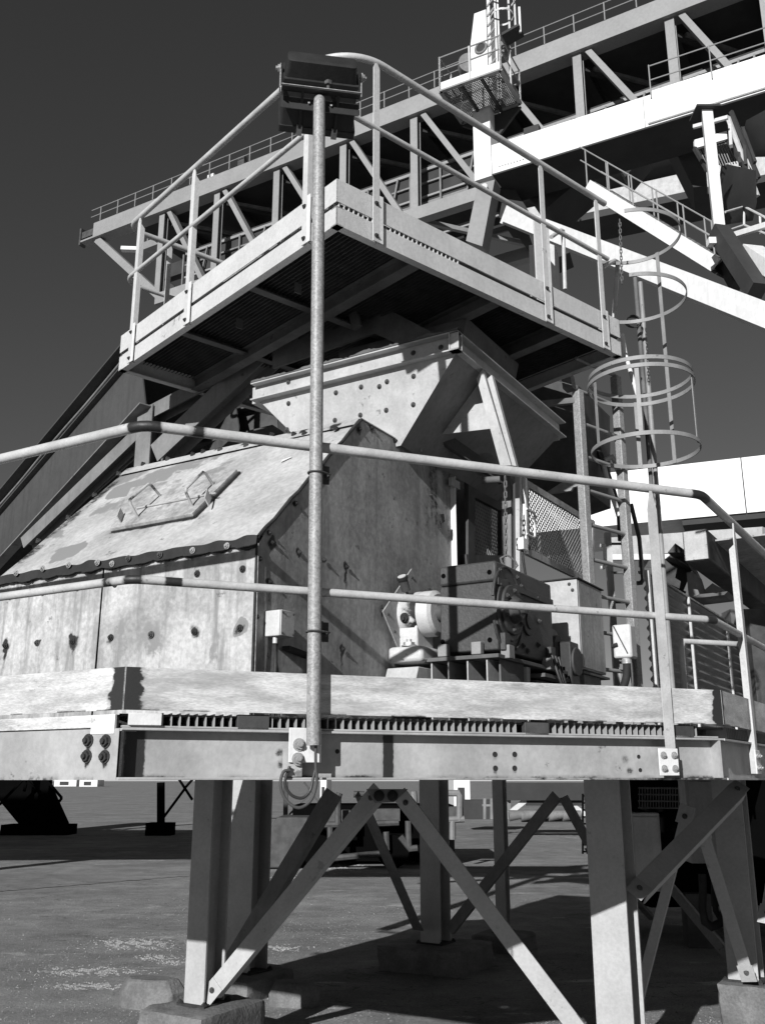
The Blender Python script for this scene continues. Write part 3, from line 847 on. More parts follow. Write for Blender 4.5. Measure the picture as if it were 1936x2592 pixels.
# ================================================================== CHUTE HOOD
Cc = W(555, 1165, 4.2); ZH0, ZH1, ZH2 = 1.834, Cc.z, 3.5
C0 = V((Cc.x, Cc.y, 0)); HW, HS1, HS2 = 1.76, .868, 1.93
H = thing('chute_hood', C0, 'big rust-streaked steel hood with bolted plates and a sloping roof with a hatch', 'hood')
nf = -u2                         # outward normal of the front face
def fr(x, y, o=0.): return Wn(x, y, C0 + nf * o, u2)
def si(x, y, o=0.): return Wn(x, y, C0 + un * o, un)
def bolt_stains(bl, run=1.):  # mask of rust stains and runs around the bolts
    def f(a, b):
        s = 0
        for (x, y, r, k, dl) in bl:
            dx, dy = a - x, b - y
            if abs(dx) > .12 or dy > .12 or dy < -.45: continue
            dx += .018 * mnoise.noise(V((a * 35, b * 35, x * 9))); dy += .022 * mnoise.noise(V((a * 30, b * 30, y * 9)))
            s = max(s, k * (1 - sstep(r * .4, r * 1.5, math.hypot(dx, dy))))
            if dl and dy < 0: s = max(s, k * .75 * (1 - sstep(.15, 1, -dy / dl)) * (1 - sstep(r * .25, r * .6, abs(dx))))
        return s
    return f
rnd = random.Random(11)
# front plates
low = [cd(x, y) for x, y in ((38, 1260), (228, 1245), (438, 1235), (667, 1213), (908, 1195), (1165, 1177), (1437, 1157))]
mid = [cd(x, y) for x, y in ((62, 968), (258, 943), (466, 915), (690, 893), (1183, 833), (1454, 804))]
top = [cd(x, y) for x, y in ((100, 828), (258, 800), (413, 780), (585, 765), (672, 772), (768, 740), (957, 718), (1152, 692), (1357, 665))]
lk = [(.03, .9, .22), (.018, .5, .05), (.035, .9, .12), (.025, .5, 0), (.024, .5, 0), (.032, .55, 0), (.034, .45, 0)]
bl = []
def fl(p): return ((p - C0).dot(u1), p.z)
for p, k in zip(low, lk):
    a, z = fl(fr(*p)); bl.append((a, z, k[0], k[1], k[2]))
for p in mid: a, z = fl(fr(*p)); bl.append((a, z, .014, .5, .04))
for p in top: a, z = fl(fr(*p)); bl.append((a, z - .01, .03, .7, .05))
st = bolt_stains(bl)
def pe(a, z):
    a0, z0 = fl(fr(*cd(905, 1190)))
    a += .03 * mnoise.noise(V((a * 12, z * 12, 4))); z += .03 * mnoise.noise(V((a * 11, z * 9, 8)))
    v = .55 * (1 - sstep(.05, .12, math.hypot(a - a0, (z - z0 + .02) * .8)))
    a0, z0 = fl(fr(*cd(1437, 1157)))
    v = max(v, .9 * (1 - sstep(.03, .055, math.hypot(a - a0, z - z0))))
    v = max(v, .5 * sstep(.0, .6, mnoise.noise(V((a * 9, z * 1.6, 2))) + .5 * mnoise.noise(V((a * 25, z * 5, 2)))))
    return v
seam = fl(fr(215, 1350))[0]
for a0, a1 in ((0, seam - .006), (seam + .006, HW + .25)):
    m = MB()
    z1 = ZH1 - .004
    m.grid(C0 + u1 * a1 + Z * ZH0 + nf * .0, -u1 * (a1 - a0), Z * (z1 - ZH0), int((a1 - a0) / .009), 80,
           lambda a, b: st(a1 - a, ZH0 + b), lambda a, b: pe(a1 - a, ZH0 + b), lambda a, b: .004 * mnoise.noise(V((a * 2, b * 2, a1))))
    m.build('front_plate', 'plate_paint', H)
m = MB(); m.box(C0 - nf * .012 + Z * ZH0, u1 * (HW + .2), -nf * .004, Z * (ZH1 - ZH0 - .01)); m.build('backing_plate', 'rust', H)
for p in low + mid: piece('bolt', B_rust if rnd.random() < .6 else B_dark, fr(*p) + nf * .004, H, nf, rnd.random(), 1.05)
for p in top: piece('bolt', B_light if rnd.random() < .6 else B_dark, fr(*p, o=.028), H, nf, rnd.random(), 1.0)
# side plate outline: slope, flat top, vertical
sl_ = (u2 * HS1 + Z * (ZH2 - ZH1)); slu = sl_.normalized()
sb_px = [(q3(1175, 870), .03, .95, .06), (q3(1290, 912), .02, .7, .05), (q3(1275, 700), .022, .8, .04), (q3(1398, 945), .018, .6, .03), (q3(1165, 1040), .028, .9, .12),
         (q3(1495, 975), .026, .95, .2), (q3(1478, 1330), .026, .95, .2), (q3(1108, 1190), .015, .6, .03), (q3(1120, 940), .012, .4, .02), (q3(1160, 828), .012, .4, 0),
         (c5(850, 1065), .03, .8, .09), (c5(935, 1055), .03, .8, .08), (c5(1100, 1145), .028, .9, .08), (c5(1265, 1225), .028, .8, .1), (q4(205, 665), .01, .5, .05), (q3(1648, 1165), .02, .7, .1)]
bl2 = []
for p, r, k, d in sb_px:
    q = si(*p); bl2.append(((q - C0).dot(u2), q.z, r, k, d))
st2 = bolt_stains(bl2)
def side_stain(p):
    a, z = (p - C0).dot(u2), p.z
    s = st2(a, z)
    n = mnoise.noise(V((a * 8, z * 1.1, 9))) * .7 + mnoise.noise(V((a * 21, z * 2.5, 3))) * .5
    s = max(s, .55 * sstep(1.05, 1.6, a) * sstep(2.3, 3.3, z) * (n + .55))
    edge = (a * (ZH2 - ZH1) / HS1 + ZH1) - z if a < HS1 else ZH2 - z
    s = max(s, .6 * (1 - sstep(.0, .035, edge)) * (.6 + n))
    s = max(s, .5 * (1 - sstep(.0, .02, a)))
    # big faint arc scratched on the plate
    a0, z0 = arcc
    s = max(s, .2 * (1 - sstep(.008, .02, abs(math.hypot(a - a0, z - z0) - .55))) * (a < a0))
    return s
q = si(*q3(1900, 1080)); arcc = ((q - C0).dot(u2), q.z)
m = MB()
NA, NZ = 200, 150
vs = []
for i in range(NA + 1):
    a = HS2 * i / NA; zt = ZH1 + (ZH2 - ZH1) * min(1, a / HS1)
    for j in range(NZ + 1):
        z = ZH0 + (zt - ZH0) * j / NZ
        vs.append(C0 + u2 * a + Z * z + un * .004 * mnoise.noise(V((a * 2.2, z * 2.2, 5))))
m.add(vs, [(i * (NZ + 1) + j, (i + 1) * (NZ + 1) + j, (i + 1) * (NZ + 1) + j + 1, i * (NZ + 1) + j + 1) for i in range(NA) for j in range(NZ)])
m.stainall(side_stain)
m.build('side_plate', 'side_paint', H)
for p, r, k, d in sb_px: piece('bolt', B_rust if k > .75 else B_dark, si(*p) + un * .004, H, un, rnd.random(), .8)
m = MB(); q = si(*q4(240, 775)); m.prism([q - u2 * .03 + Z * .03, q + u2 * .02 + Z * .045, q + u2 * .035 + Z * .0, q + u2 * .0 - Z * .02], un * .03); m.prism([q - u2 * .02 - Z * .01, q + u2 * .01 + Z * .0, q + u2 * .0 - Z * .05], un * .02)
m.build('torn_bracket', 'rust', H)
m = MB(); m.box(C0 + u2 * (HS2 + .002) + Z * ZH0 - un * .04, un * .075, u2 * .008, Z * (ZH2 - .02 - ZH0)); m.build('edge_flange', 'white_paint', H, bevel=.002)
Ci = C0 - un * .03 + u2 * .03
m = MB(); m.prism([Ci + Z * ZH0, Ci + u2 * (HS2 - .05) + Z * ZH0, Ci + u2 * (HS2 - .05) + Z * (ZH2 - .05), Ci + u2 * (HS1 + .02) + Z * (ZH2 - .05), Ci + Z * (ZH1 - .06)], -un * (HW - .05)); m.build('inner_box', 'rust', H)
# roof
rn = u1.cross(sl_).normalized(); rn = rn if rn.z > 0 else -rn
R0 = C0 + Z * ZH1
def ro(x, y, o=0.): return Wn(x, y, R0 + rn * o, rn)
def rl(p): return ((p - R0).dot(u1), (p - R0).dot(slu))
ridge_b = [cd(x, y) for x, y in ((857, 178), (1003, 148), (1153, 120), (1215, 103), (1315, 90), (1470, 65))] + [q3(*k) for k in ((1175, 405), (1270, 402), (1315, 398), (1450, 378))]
left_b = [cd(x, y) for x, y in ((710, 235), (567, 363), (410, 497), (232, 637))]
rb = []
for p in ridge_b: a, b = rl(ro(*p)); rb.append((a, b, .034, .75))
for p in left_b: a, b = rl(ro(*p)); rb.append((a, b, .03, .6))
ha = [rl(ro(*cd(x, y))) for x, y in ((675, 592), (1165, 503), (1430, 238), (800, 345))]
def seg(px_, py_, a, b):
    vx, vy = b[0] - a[0], b[1] - a[1]; t = max(0, min(1, ((px_ - a[0]) * vx + (py_ - a[1]) * vy) / (vx * vx + vy * vy)))
    return math.hypot(px_ - a[0] - t * vx, py_ - a[1] - t * vy)
RL = sl_.length
def roof_stain(a, b):
    s = 0
    for (x, y, r, k) in rb: s = max(s, k * (1 - sstep(r * .2, r * 1.6, math.hypot(a - x + .02 * mnoise.noise(V((a * 30, b * 30, x))), b - y + .02 * mnoise.noise(V((a * 30, b * 30, x + 5)))))))
    s = max(s, .62 * sstep(HW - .12, HW - .03, a) * (.75 + .5 * mnoise.noise(V((a * 9, b * 6, 0)))))
    s = max(s, .45 * (1 - sstep(.0, .035, b)))
    for i in (0, 1, 2, 3): s = max(s, (.6 if i < 2 else .4) * (1 - sstep(.004, .035, seg(a, b, ha[i], ha[(i + 1) % 4]))))
    d = seg(a, b, ha[0], ha[1])
    if b < ha[0][1] + .05 and d < .28: s = max(s, .30 * (1 - sstep(.02, .26, d)) * sstep(.0, .4, mnoise.noise(V((a * 16, b * 1.5, 1))) + .25))
    return s
def roof_peel(a, b):
    a += .10 * mnoise.noise(V((a * 6, b * 6, 4))) + .03 * mnoise.noise(V((a * 22, b * 22, 4))); b += .06 * mnoise.noise(V((a * 7, b * 7, 9))) + .03 * mnoise.noise(V((a * 20, b * 20, 9)))
    c = mnoise.noise(V((a * 2.2 + b * 1.2, b * 3.2, 3.1)))
    v = .75 * sstep(.45, .9, a) * sstep(.25, .5, b) * sstep(-.25, .35, c + .1)
    x0, y0 = rl(ro(*cd(420, 705))); v = max(v, .9 * (1 - sstep(.06, .11, math.hypot((a - x0) * .7, b - y0))))
    x0, y0 = rl(ro(*cd(760, 330))); v = max(v, .8 * (1 - sstep(.09, .16, math.hypot((a - x0) * .7, b - y0))))
    return v
m = MB()
m.grid(R0 + u1 * (HW + .01) + rn * .004, -u1 * (HW + .016), slu * (RL - .0), 240, 170, lambda a, b: roof_stain(HW + .01 - a, b), lambda a, b: roof_peel(HW + .01 - a, b), lambda a, b: .005 * mnoise.noise(V((a * 2.5, b * 2.5, 2))))
m.build('roof_plate', 'roof_paint', H)
m = MB(); m.box(R0 + sl_ - slu * .085 - un * 0 + rn * .008 - u1 * .004, u1 * (HW + .0), slu * .085, rn * .006)
m.stainall(lambda p: .0)
fo_ = MB(); fo_.grid(R0 + sl_ - slu * .085 + rn * .016 + u1 * HW, -u1 * HW, slu * .088, 200, 10, lambda a, b: roof_stain(HW - a, RL - .085 + b)); m.v = fo_.v; m.f = fo_.f; m.at = fo_.at
m.build('ridge_flange', 'roof_paint', H)
m = MB(); m.box(R0 + sl_ + Z * .004 + u1 * 0 - un * -.006, u1 * HW, u2 * (HS2 - HS1), Z * .006); m.build('top_plate', 'roof_paint', H)
for p in ridge_b: piece('bolt', B_rust if rnd.random() < .5 else B_dark, ro(*p, o=.018), H, rn, rnd.random(), 1.1)
for p in left_b: piece('bolt', B_dark, ro(*p, o=.006), H, rn, rnd.random(), 1.1)
# wavy perished seal under the roof edge
m = MB(); n = 150; vs = []
for i in range(n + 1):
    a = -.012 + (HW + .1) * i / n
    wv = .004 * math.sin(a * 38) + .014 * mnoise.noise(V((a * 11, 0, 0))) + .006 * mnoise.noise(V((a * 60, 0, 0)))
    tp = .008 * mnoise.noise(V((a * 9, 5, 0))) + .004 * math.sin(a * 31 + 1)
    p = R0 + u1 * a
    vs += [p + nf * (.016 + wv * .4) + Z * (.014 + tp), p + nf * (.024 + wv * .5) - Z * (.036 + wv), p + nf * .003 - Z * (.036 + wv), p - nf * .03 + Z * .02 + Z * tp]
m.add(vs, [(4 * i + j, 4 * i + (j + 1) % 4, 4 * i + 4 + (j + 1) % 4, 4 * i + 4 + j) for i in range(n) for j in range(4)])
m.add([], [])
m.build('perished_seal', 'rubber', H)
m = MB(); m.tube([R0 + un * .004 + slu * (RL * k / 14) + rn * (.006 + .004 * math.sin(k * 2.1)) for k in range(15)], .009, 8); m.tube([C0 + Z * (ZH1 - .001) + un * .004 + nf * .004, C0 + Z * ZH0 + un * .004 + nf * .004], .006, 8)
m.build('edge_seal', 'rust', H)
m = MB(); m.tube([C0 + Z * (ZH1 - .02) + un * .012 + nf * .002, C0 + Z * (ZH1 - .4) + un * .014, C0 + Z * ZH0 + un * .008 + u2 * .01], .0022, 6); m.build('loose_wire', 'light_bolt', H)
# hatch
hx = [R0 + u1 * a + slu * b for a, b in ha]
hd = MB(); hd.prism([h + rn * .004 for h in hx], rn * .030)
hd.stainall(lambda p: .42 * (mnoise.noise(V((p.x * 9, p.y * 9, p.z * 9))) > .12))
hat = hd.build('hatch', 'plate_paint', H, bevel=.002)
m = MB(); q_ = Wn(630, 990, R0, rn); m.prism([q_ + rn * .010, q_ + u1 * .045 - slu * .02 + rn * .010, q_ + u1 * .04 - slu * .05 + rn * .01, q_ - u1 * .012 - slu * .01 + rn * .01], rn * .001); m.build('paper_scrap', 'crane_white', H)
m = MB(); m.strip([hx[1] + rn * .004, hx[2] + rn * .004], (hx[0] - hx[1]).normalized() * -.014, rn * .014); m.build('hatch_seal', 'rust', hat)
m = MB(); m.strip([hx[0] + rn * .004, hx[1] + rn * .004], (hx[3] - hx[0]).normalized() * -.008, rn * .012); m.build('hatch_seal', 'rust', hat)
for k, (fa, fb_, ta, tb) in enumerate((((825, 495), (960, 368), (770, 395), (895, 290)), ((1150, 430), (1275, 300), (1105, 330), (1220, 218)))):
    a, b = ro(*cd(*fa), o=.033), ro(*cd(*fb_), o=.033)
    up = rn * .105 - slu * 0.0
    ta_, tb_ = Wn(*cd(*ta), a, (b - a).cross(rn).cross(rn).normalized() if False else (b - a).normalized().cross(rn).normalized()), Wn(*cd(*tb), a, (b - a).normalized().cross(rn).normalized())
    if (ta_ - a).length > .3: ta_, tb_ = a + up, b + up
    m = MB(); m.tube([a, a.lerp(ta_, .82), ta_.lerp(tb_, .06), ta_.lerp(tb_, .94), b.lerp(tb_, .82), b], .0075, 10)
    m.stainall(lambda p: .6 * (mnoise.noise(p * 22) > .2)); m.build('handle', 'rail_paint', hat)
m = MB()
ra, rb_ = ro(*cd(820, 440), o=.04), ro(*cd(1290, 350), o=.04)
m.tube([ra, rb_], .006, 8); m.build('locking_bar', 'roof_paint', hat)
for (x, y, x2, y2) in ((1245, 430, 1280, 290), (722, 535, 775, 380)):
    p = ro(*cd(x, y), o=.03); m = MB(); dd = (ro(*cd(x2, y2), o=.03) - p); m.box(p, dd.normalized() * .12, rn * .05, dd.cross(rn).normalized() * .006); m.build('lug', 'roof_paint', hat)

# junction box on the hood side
jq = si(*q3(1205, 1165)); 
J = thing('junction_box', jq - Z * .1, 'small white junction box with cables on the hood side left of the lamp pole', 'junction box')
jb = si(*q3(1262, 1272)); dz = .115; da = .10
o_ = V((jq.x, jq.y, jq.z)) - Z * dz + un * .005
o_ = si(*q3(1206, 1270), o=.085) - un * .08
m = MB(); m.box(o_, un * .08, u2 * da, Z * dz); m.build('case', 'bearing_white', J, bevel=.004)
m = MB(); m.box(o_ + un * .0825, un * .007, u2 * da, Z * dz); m.build('lid', 'cabinet_paint', J, bevel=.003)
for a in (.1, .9):
    for b in (.1, .9): piece('screw', B_dark, o_ + un * .0895 + u2 * da * a + Z * dz * b, J, un, 0, .35)
m = MB(); m.cyl(o_ + un * .04 + u2 * .025, o_ + un * .04 + u2 * .025 - Z * .03, .011, 12); m.build('gland', 'bearing_white', J)
for k, (dx, mt_, r) in enumerate(((.0, 'cable_black', .007), (.014, 'cable_black', .006), (.024, 'galvanised', .0045))):
    p = o_ + un * .04 + u2 * (.025 + dx) - Z * .03
    m = MB(); m.tube(smooth([p, p - Z * .08 - u2 * .01 * (k - 1), p - Z * .2 + u2 * .02 * k, p - Z * .34 + u2 * .03 * (k - 1)]), r, 8); m.build('cable', mt_, J)
cq = si(*q3(1235, 1325), o=.03)
m = MB(); m.bar(cq, cq + u2 * .2 - Z * .02, .02, .04, un); m.bar(cq + u2 * .2 - Z * .02, cq + u2 * .24 - Z * .12, .02, .04, un); m.build('cable_tray', 'rust', J)

# ================================================================== HOPPER
H0 = Wz(988, 712, 4.02); hzt, hzb = 4.02, 3.905
hd1, hd2 = 1.46, 1.68
HP = thing('feed_hopper', V((H0.x, H0.y, 3.5)), 'pale tapered hopper with a heavy flange and rows of bolts sitting on the hood', 'hopper')
def hp(a, b, z, o=None): return V((H0.x, H0.y, 0)) + u1 * a + u2 * b + Z * z
m = MB()
for (a0, b0, a1, b1, nn) in ((0, 0, hd1, 0, -u2), (0, 0, 0, hd2, un)):
    m2 = MB()
    p, qv = hp(a0, b0, 0), hp(a1, b1, 0)
    hh = hzt - hzb
    m2.prism([p + Z * hzb, p + Z * (hzb + .008), p - nn * .05 + Z * (hzb + .008), p - nn * .05 + Z * (hzt - .008), p + Z * (hzt - .008), p + Z * hzt, p - nn * .058 + Z * hzt, p - nn * .058 + Z * hzb], qv - p)
    m2.build('flange_channel', 'hopper_paint', HP)
m = MB(); m.box(hp(0, .008, hzb + .008) + u2 * .0, un * .0 + u2 * .006, -un * .055, Z * (hzt - hzb - .016)); m.build('flange_end', 'hopper_paint', HP)
# flange on hidden sides
m = MB(); m.bar(hp(hd1, .06, 3.96), hp(hd1, hd2, 3.96), .06, .11); m.build('flange_channel', 'hopper_paint', HP)
m = MB(); m.bar(hp(.06, hd2, 3.96), hp(hd1 - .06, hd2, 3.96), .06, .11); m.build('flange_channel', 'hopper_paint', HP)
ins = .45
tA, tB, tC, tD = hp(.04, .05, hzb), hp(hd1 - .04, .05, hzb), hp(hd1 - .04, hd2 - .05, hzb), hp(.04, hd2 - .05, hzb)
bA, bB, bC, bD = hp(ins, .14, 3.46), hp(hd1 - ins, .14, 3.46), hp(hd1 - ins, hd2 - .2, 3.46), hp(ins, hd2 - .2, 3.46)
fn_ = (tB - tA).cross(bA - tA).normalized(); fn_ = fn_ if fn_.y < 0 else -fn_
hb = [c5(x, y) for x, y in ((360, 885), (690, 810), (865, 770), (1045, 733), (1230, 695), (992, 767), (1228, 893), (1040, 932), (860, 966), (683, 1002), (350, 1067))]
def hop_st(p):
    s = 0
    for b in hbp: s = max(s, .4 * (1 - sstep(.006, .02, (p - b).length)))
    return s
hbp = [Wn(*b, tA, fn_) for b in hb]
for nm, quad in (('front_face', (tA, tB, bB, bA)), ('right_face', (tD, tA, bA, bD)), ('left_face', (tB, tC, bC, bB)), ('rear_face', (tC, tD, bD, bC))):
    m = MB(); n = 60 if nm == 'front_face' else 6; vs = []
    for j in range(n + 1):
        for i in range(n + 1):
            vs.append(quad[0].lerp(quad[1], i / n).lerp(quad[3].lerp(quad[2], i / n), j / n))
    m.add(vs, [(j * (n + 1) + i, j * (n + 1) + i + 1, (j + 1) * (n + 1) + i + 1, (j + 1) * (n + 1) + i) for j in range(n) for i in range(n)])
    if nm == 'front_face': m.stainall(hop_st)
    m.build(nm, 'hopper_paint' if nm != 'right_face' else 'frame_paint', HP)  # right face takes a darker paint, its shade put into the colour
for b in hbp: piece('bolt', B_dark, b + fn_ * .001, HP, fn_, rnd.random(), .95)
for x, y in (c5(360, 737), c5(1420, 493), c5(1228, 533)): piece('bolt', B_dark, Wn(x, y, hp(0, .05, 0), u2), HP, -u2, 0, 1)
# caked spillage along the flange
m = MB(); vs = []; n = 90
for i in range(n + 1):
    p = hp(hd1 * i / n, -.004, hzt + .001)
    h = max(.004, .022 + .03 * mnoise.noise(V((i * .12, 2, 0))) + .01 * mnoise.noise(V((i * .9, 7, 0))))
    vs += [p, p + Z * h * .8 + u2 * .01, p + Z * h + u2 * .05, p + u2 * .08]
m.add(vs, [(4 * i + j, 4 * i + 4 + j, 4 * i + 5 + j, 4 * i + 1 + j) for i in range(n) for j in range(3)])
m.stainall(lambda p: 0); m.build('caked_spillage', 'under_paint', HP)
# stiffener plates under the sloping side
sp_ = hp(0, .42, 0)
k = MB(); pts = [Wn(*d_, sp_, u2) for d_ in ((884, 946), (985, 800), (1040, 800), (1058, 926))]
k.prism(pts, u2 * .008); k.build('stiffener_plate', 'hopper_paint', HP)
k = MB(); sq = hp(0, .38, 0); pts = [Wn(*d_, sq, u2) for d_ in (c5(1365, 820), c5(1400, 860), c5(1410, 1058), c5(1365, 1040))]
k.prism([p_ + un * .0 for p_ in pts], u2 * .008); k.build('stiffener_plate', 'hopper_paint', HP)
def cf(x, y): return (865.3 + x * .2877, 648.5 + y * .2877)
spl = hp(0, .32, 0)
for qd, nm_, mt_ in ((((570, 590), (612, 515), (828, 1240), (745, 1240)), 'strut', 'hopper_paint'), (((650, 590), (682, 560), (866, 1245), (836, 1240)), 'strut', 'hopper_paint'),
                ((((757, 1300), (825, 1300), (832, 2300), (768, 2300))), 'strut_post', 'frame_paint'), (((857, 1290), (890, 1290), (893, 2300), (864, 2300)), 'strut_post', 'hopper_paint')):
    k = MB(); k.prism([Wn(*cf(x, y), spl if nm_ == 'strut' else hp(0, 1.05, 0), u2) for x, y in qd], u2 * .035); k.build(nm_, mt_, HP)
k = MB(); k.prism([Wn(*cf(x, y), spl + u2 * .036, u2) for x, y in ((640, 620), (655, 600), (845, 1240), (825, 1240))], u2 * .05); k.build('strut_web', 'dark_steel', HP)
RC = thing('rear_chute', W(1190, 950, 7.2), 'dark plate housing in shade between the hopper and the ladder', 'housing')
k = MB(); k.prism([W(*cf(x, y), 7.2) for x, y in ((640, 500), (1330, 640), (1330, 1385), (1120, 1455), (860, 1300))], u2 * .8); k.build('shell', 'dark_steel', RC)
k = MB(); k.prism([W(*cf(x, y), 7.1) for x, y in ((1095, 1440), (1235, 1350), (1325, 1350), (1325, 1395), (1290, 1405), (1275, 1430), (1095, 1455))], u2 * .03); k.build('lower_lip', 'side_paint', RC)
k = MB(); k.prism([W(*cf(x, y), 6.9) for x, y in ((1200, 560), (1265, 540), (1285, 650), (1215, 665))], u2 * .1); k.build('corner_block', 'frame_paint', RC)

# lever arm with disc beside the hood top
la = thing('lever_arm', W(920, 925, 5.5), 'dark round-ended lever bar with a disc behind the hood edge under the hopper', 'lever')
m = MB(); m.bar(W(922, 922, 5.45), W(1085, 1035, 5.75), .03, .075, Z); m.cyl(W(922, 922, 5.45) - u2 * .016, W(922, 922, 5.45) + u2 * .016, .037, 16); m.build('arm', 'dark_steel', la)
m = MB(); m.cyl(W(1046, 1003, 5.72), W(1046, 1003, 5.72) + dr(20) * .02, .075, 24); m.build('disc', 'frame_paint', la)
m = MB(); p_ = W(1058, 1037, 5.62); m.cyl(p_ - dr(100) * .05, p_ + dr(100) * .06, .022, 14); m.build('hub', 'under_paint', la)
m = MB(); m.tube([W(909, 930, 5.4), W(909, 975, 5.4)], .006, 8); m.build('rod', 'light_bolt', la)

# ================================================================== UPPER PLATFORM
ul, ur = dr(-41), dr(49)
K = W(728, 385, 4.598); K0 = V((K.x, K.y, 0)); PS = 2.58
nl, nr_ = dr(-41 - 90), dr(49 + 90)
ZU0, ZU1, ZU2, ZU3 = 4.497, 4.612, 4.640, 4.782
U = thing('upper_platform', K0 + Z * ZU0, 'pale square grating platform high above the hopper with a plain kick plate', 'platform')
def up(a, b, z): return K0 + ul * a + ur * b + Z * z      # a along the left edge, b along the right edge
for (p, d, n) in ((up(0, 0, 0), ul, nl), (up(0, 0, 0), ur, nr_), (up(0, PS, 0), ul, -nl), (up(PS, 0, 0), ur, -nr_)):
    m = MB(); a0 = p + d * .0
    m.prism([a0 + Z * ZU0, a0 + Z * ZU1, a0 - n * .05 + Z * ZU1, a0 - n * .05 + Z * (ZU1 - .008), a0 - n * .006 + Z * (ZU1 - .008), a0 - n * .006 + Z * (ZU0 + .008), a0 - n * .05 + Z * (ZU0 + .008), a0 - n * .05 + Z * ZU0], d * PS)
    m.build('rim_channel', 'upper_paint', U)
    m = MB(); m.box(a0 + Z * ZU2, d * PS, -n * .006, Z * (ZU3 - ZU2)); m.build('kick_plate', 'upper_paint', U, bevel=.001)
    m = MB(); m.box(a0 - n * .022 + Z * (ZU1 + .001), d * PS, -n * .005, Z * (ZU2 - ZU1 - .0)); m.build('banding_bar', 'grating_steel', U)
m = MB()
for i in range(28): m.box(up(0, .02 + i * .034, ZU1 + .002) - nr_ * .004, ur * .006, -nr_ * .015, Z * (ZU2 - ZU1 - .006)); 
m.build('grating_edge', 'upper_paint', U, kind='stuff')
m = MB(); m.box(up(.01, .01, ZU1 + .022), ul * (PS - .02), ur * (PS - .02), Z * .005); m.build('deck_plate', 'grating_steel', U)
m = MB()
k = .03
while k < PS - .02:
    m.box(up(.02, k, ZU1 - .012), ul * (PS - .04), ur * .005, Z * .033); k += .03
k = .1
while k < PS - .05:
    m.box(up(k, .02, ZU1 + .006), ul * .006, ur * (PS - .04), Z * .006); k += .1
m.build('grating_bars', 'grating_steel', U, kind='stuff')
for b_ in (.62, 1.32, 2.0):
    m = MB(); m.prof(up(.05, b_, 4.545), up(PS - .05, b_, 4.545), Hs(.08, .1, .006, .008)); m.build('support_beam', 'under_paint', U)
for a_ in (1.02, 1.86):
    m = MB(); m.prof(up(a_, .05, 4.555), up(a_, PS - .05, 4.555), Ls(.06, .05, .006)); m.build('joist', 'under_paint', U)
for (x, y) in (c7(940, 1010), c7(1290, 800)):
    p_ = Wz(x, y, 4.52); m = MB(); m.box(p_, ul * .006, ur * .05, Z * .07); m.build('stiffener', 'under_paint', U)

UG = thing('upper_guard_rail', K0 + Z * ZU0, 'pale two-rail pipe guard rail around the high platform with a rounded corner at the top', 'handrail')
ZUR, ZUM = 5.69, 5.23
def urail(z, r, name, rc, endl):
    pts = [up(PS - .02, .9 if endl else .5, z)]
    pts += [up(PS - .0, .3, z)]
    for k in range(7):
        t = rad(90 * k / 6); pts.append(up(PS - .12 + .13 * math.cos(t) - .0, .12 - .13 * math.sin(t) - .0, z))
    for k in range(1, 24): pts.append(up(PS - .12 - (PS - .12 - rc) * k / 24, -.01, z))
    for k in range(15):
        t = rad(90 * k / 14); pts.append(up(rc - rc * math.sin(t) - .01 * (1), rc - rc * math.cos(t) - .01, z))
    for k in range(1, 24): pts.append(up(-.01, rc + (PS - rc) * k / 24, z))
    m = MB(); m.tube(pts, r, 16); m.build(name, 'upper_rail', UG)
urail(ZUR, .0215, 'top_rail', .34, True)
urail(ZUM, .0165, 'mid_rail', .10, False)
def ppost(x, y, plane_d, n, zt=ZUR - .015, zb=ZU0 - .005, both=True):
    p = Wn(x, y, K0 + n * .012, n); p = V((p.x, p.y, 0)); d = plane_d; w_ = .046
    o = thing_part = None
    m = MB(); a = p - d * w_ / 2
    m.prism([a + Z * zb, a + d * w_ + Z * zb, a + d * w_ + Z * (zt - .035), a + d * w_ * .65 + Z * zt, a + d * w_ * .35 + Z * zt, a + Z * (zt - .035)], n * .006)
    s0 = a + d * (w_ - .006)
    m.prism([s0 + Z * zb - n * .0004, s0 + Z * (zt - .06) - n * .0004, s0 - n * .03 + Z * (zt - .09), s0 - n * .03 + Z * zb], d * .006)
    o = m.build('stanchion', 'upper_paint', UG)
    b = MB(); b.box(a + d * (w_ - .002) + n * .0005 + Z * zb, d * .03, n * .005, Z * (ZU3 - zb + .01)); b.build('fixing_strip', 'white_paint', o)
    for z in (zb + .035, ZU3 - .05): piece('bolt', B_rust, p + Z * z + n * .006, o, n, 0, .95)
ppost(292, 630, -ul, nl); ppost(411, 540, -ul, nl); ppost(661, 400, -ul, nl)
ppost(812, 330, ur, nr_); ppost(1174, 520, ur, nr_); ppost(1296, 590, ur, nr_)
m = MB(); pe_ = up(PS - .02, .32, 0); m.prism([pe_ + Z * ZU1, pe_ + ur * .04 + Z * ZU1, pe_ + ur * .04 + Z * (ZUR - .05), pe_ + ur * .02 + Z * (ZUR - .01), pe_ + Z * (ZUR - .05)], ul * .006); m.build('stanchion', 'upper_paint', UG)
m = MB(); pe_ = up(PS - .02, .95, 0); m.prism([pe_ + Z * ZU1, pe_ + ur * .04 + Z * ZU1, pe_ + ur * .04 + Z * (ZUR - .0), pe_ + Z * (ZUR - .0)], ul * .006); m.build('stanchion', 'upper_paint', UG)
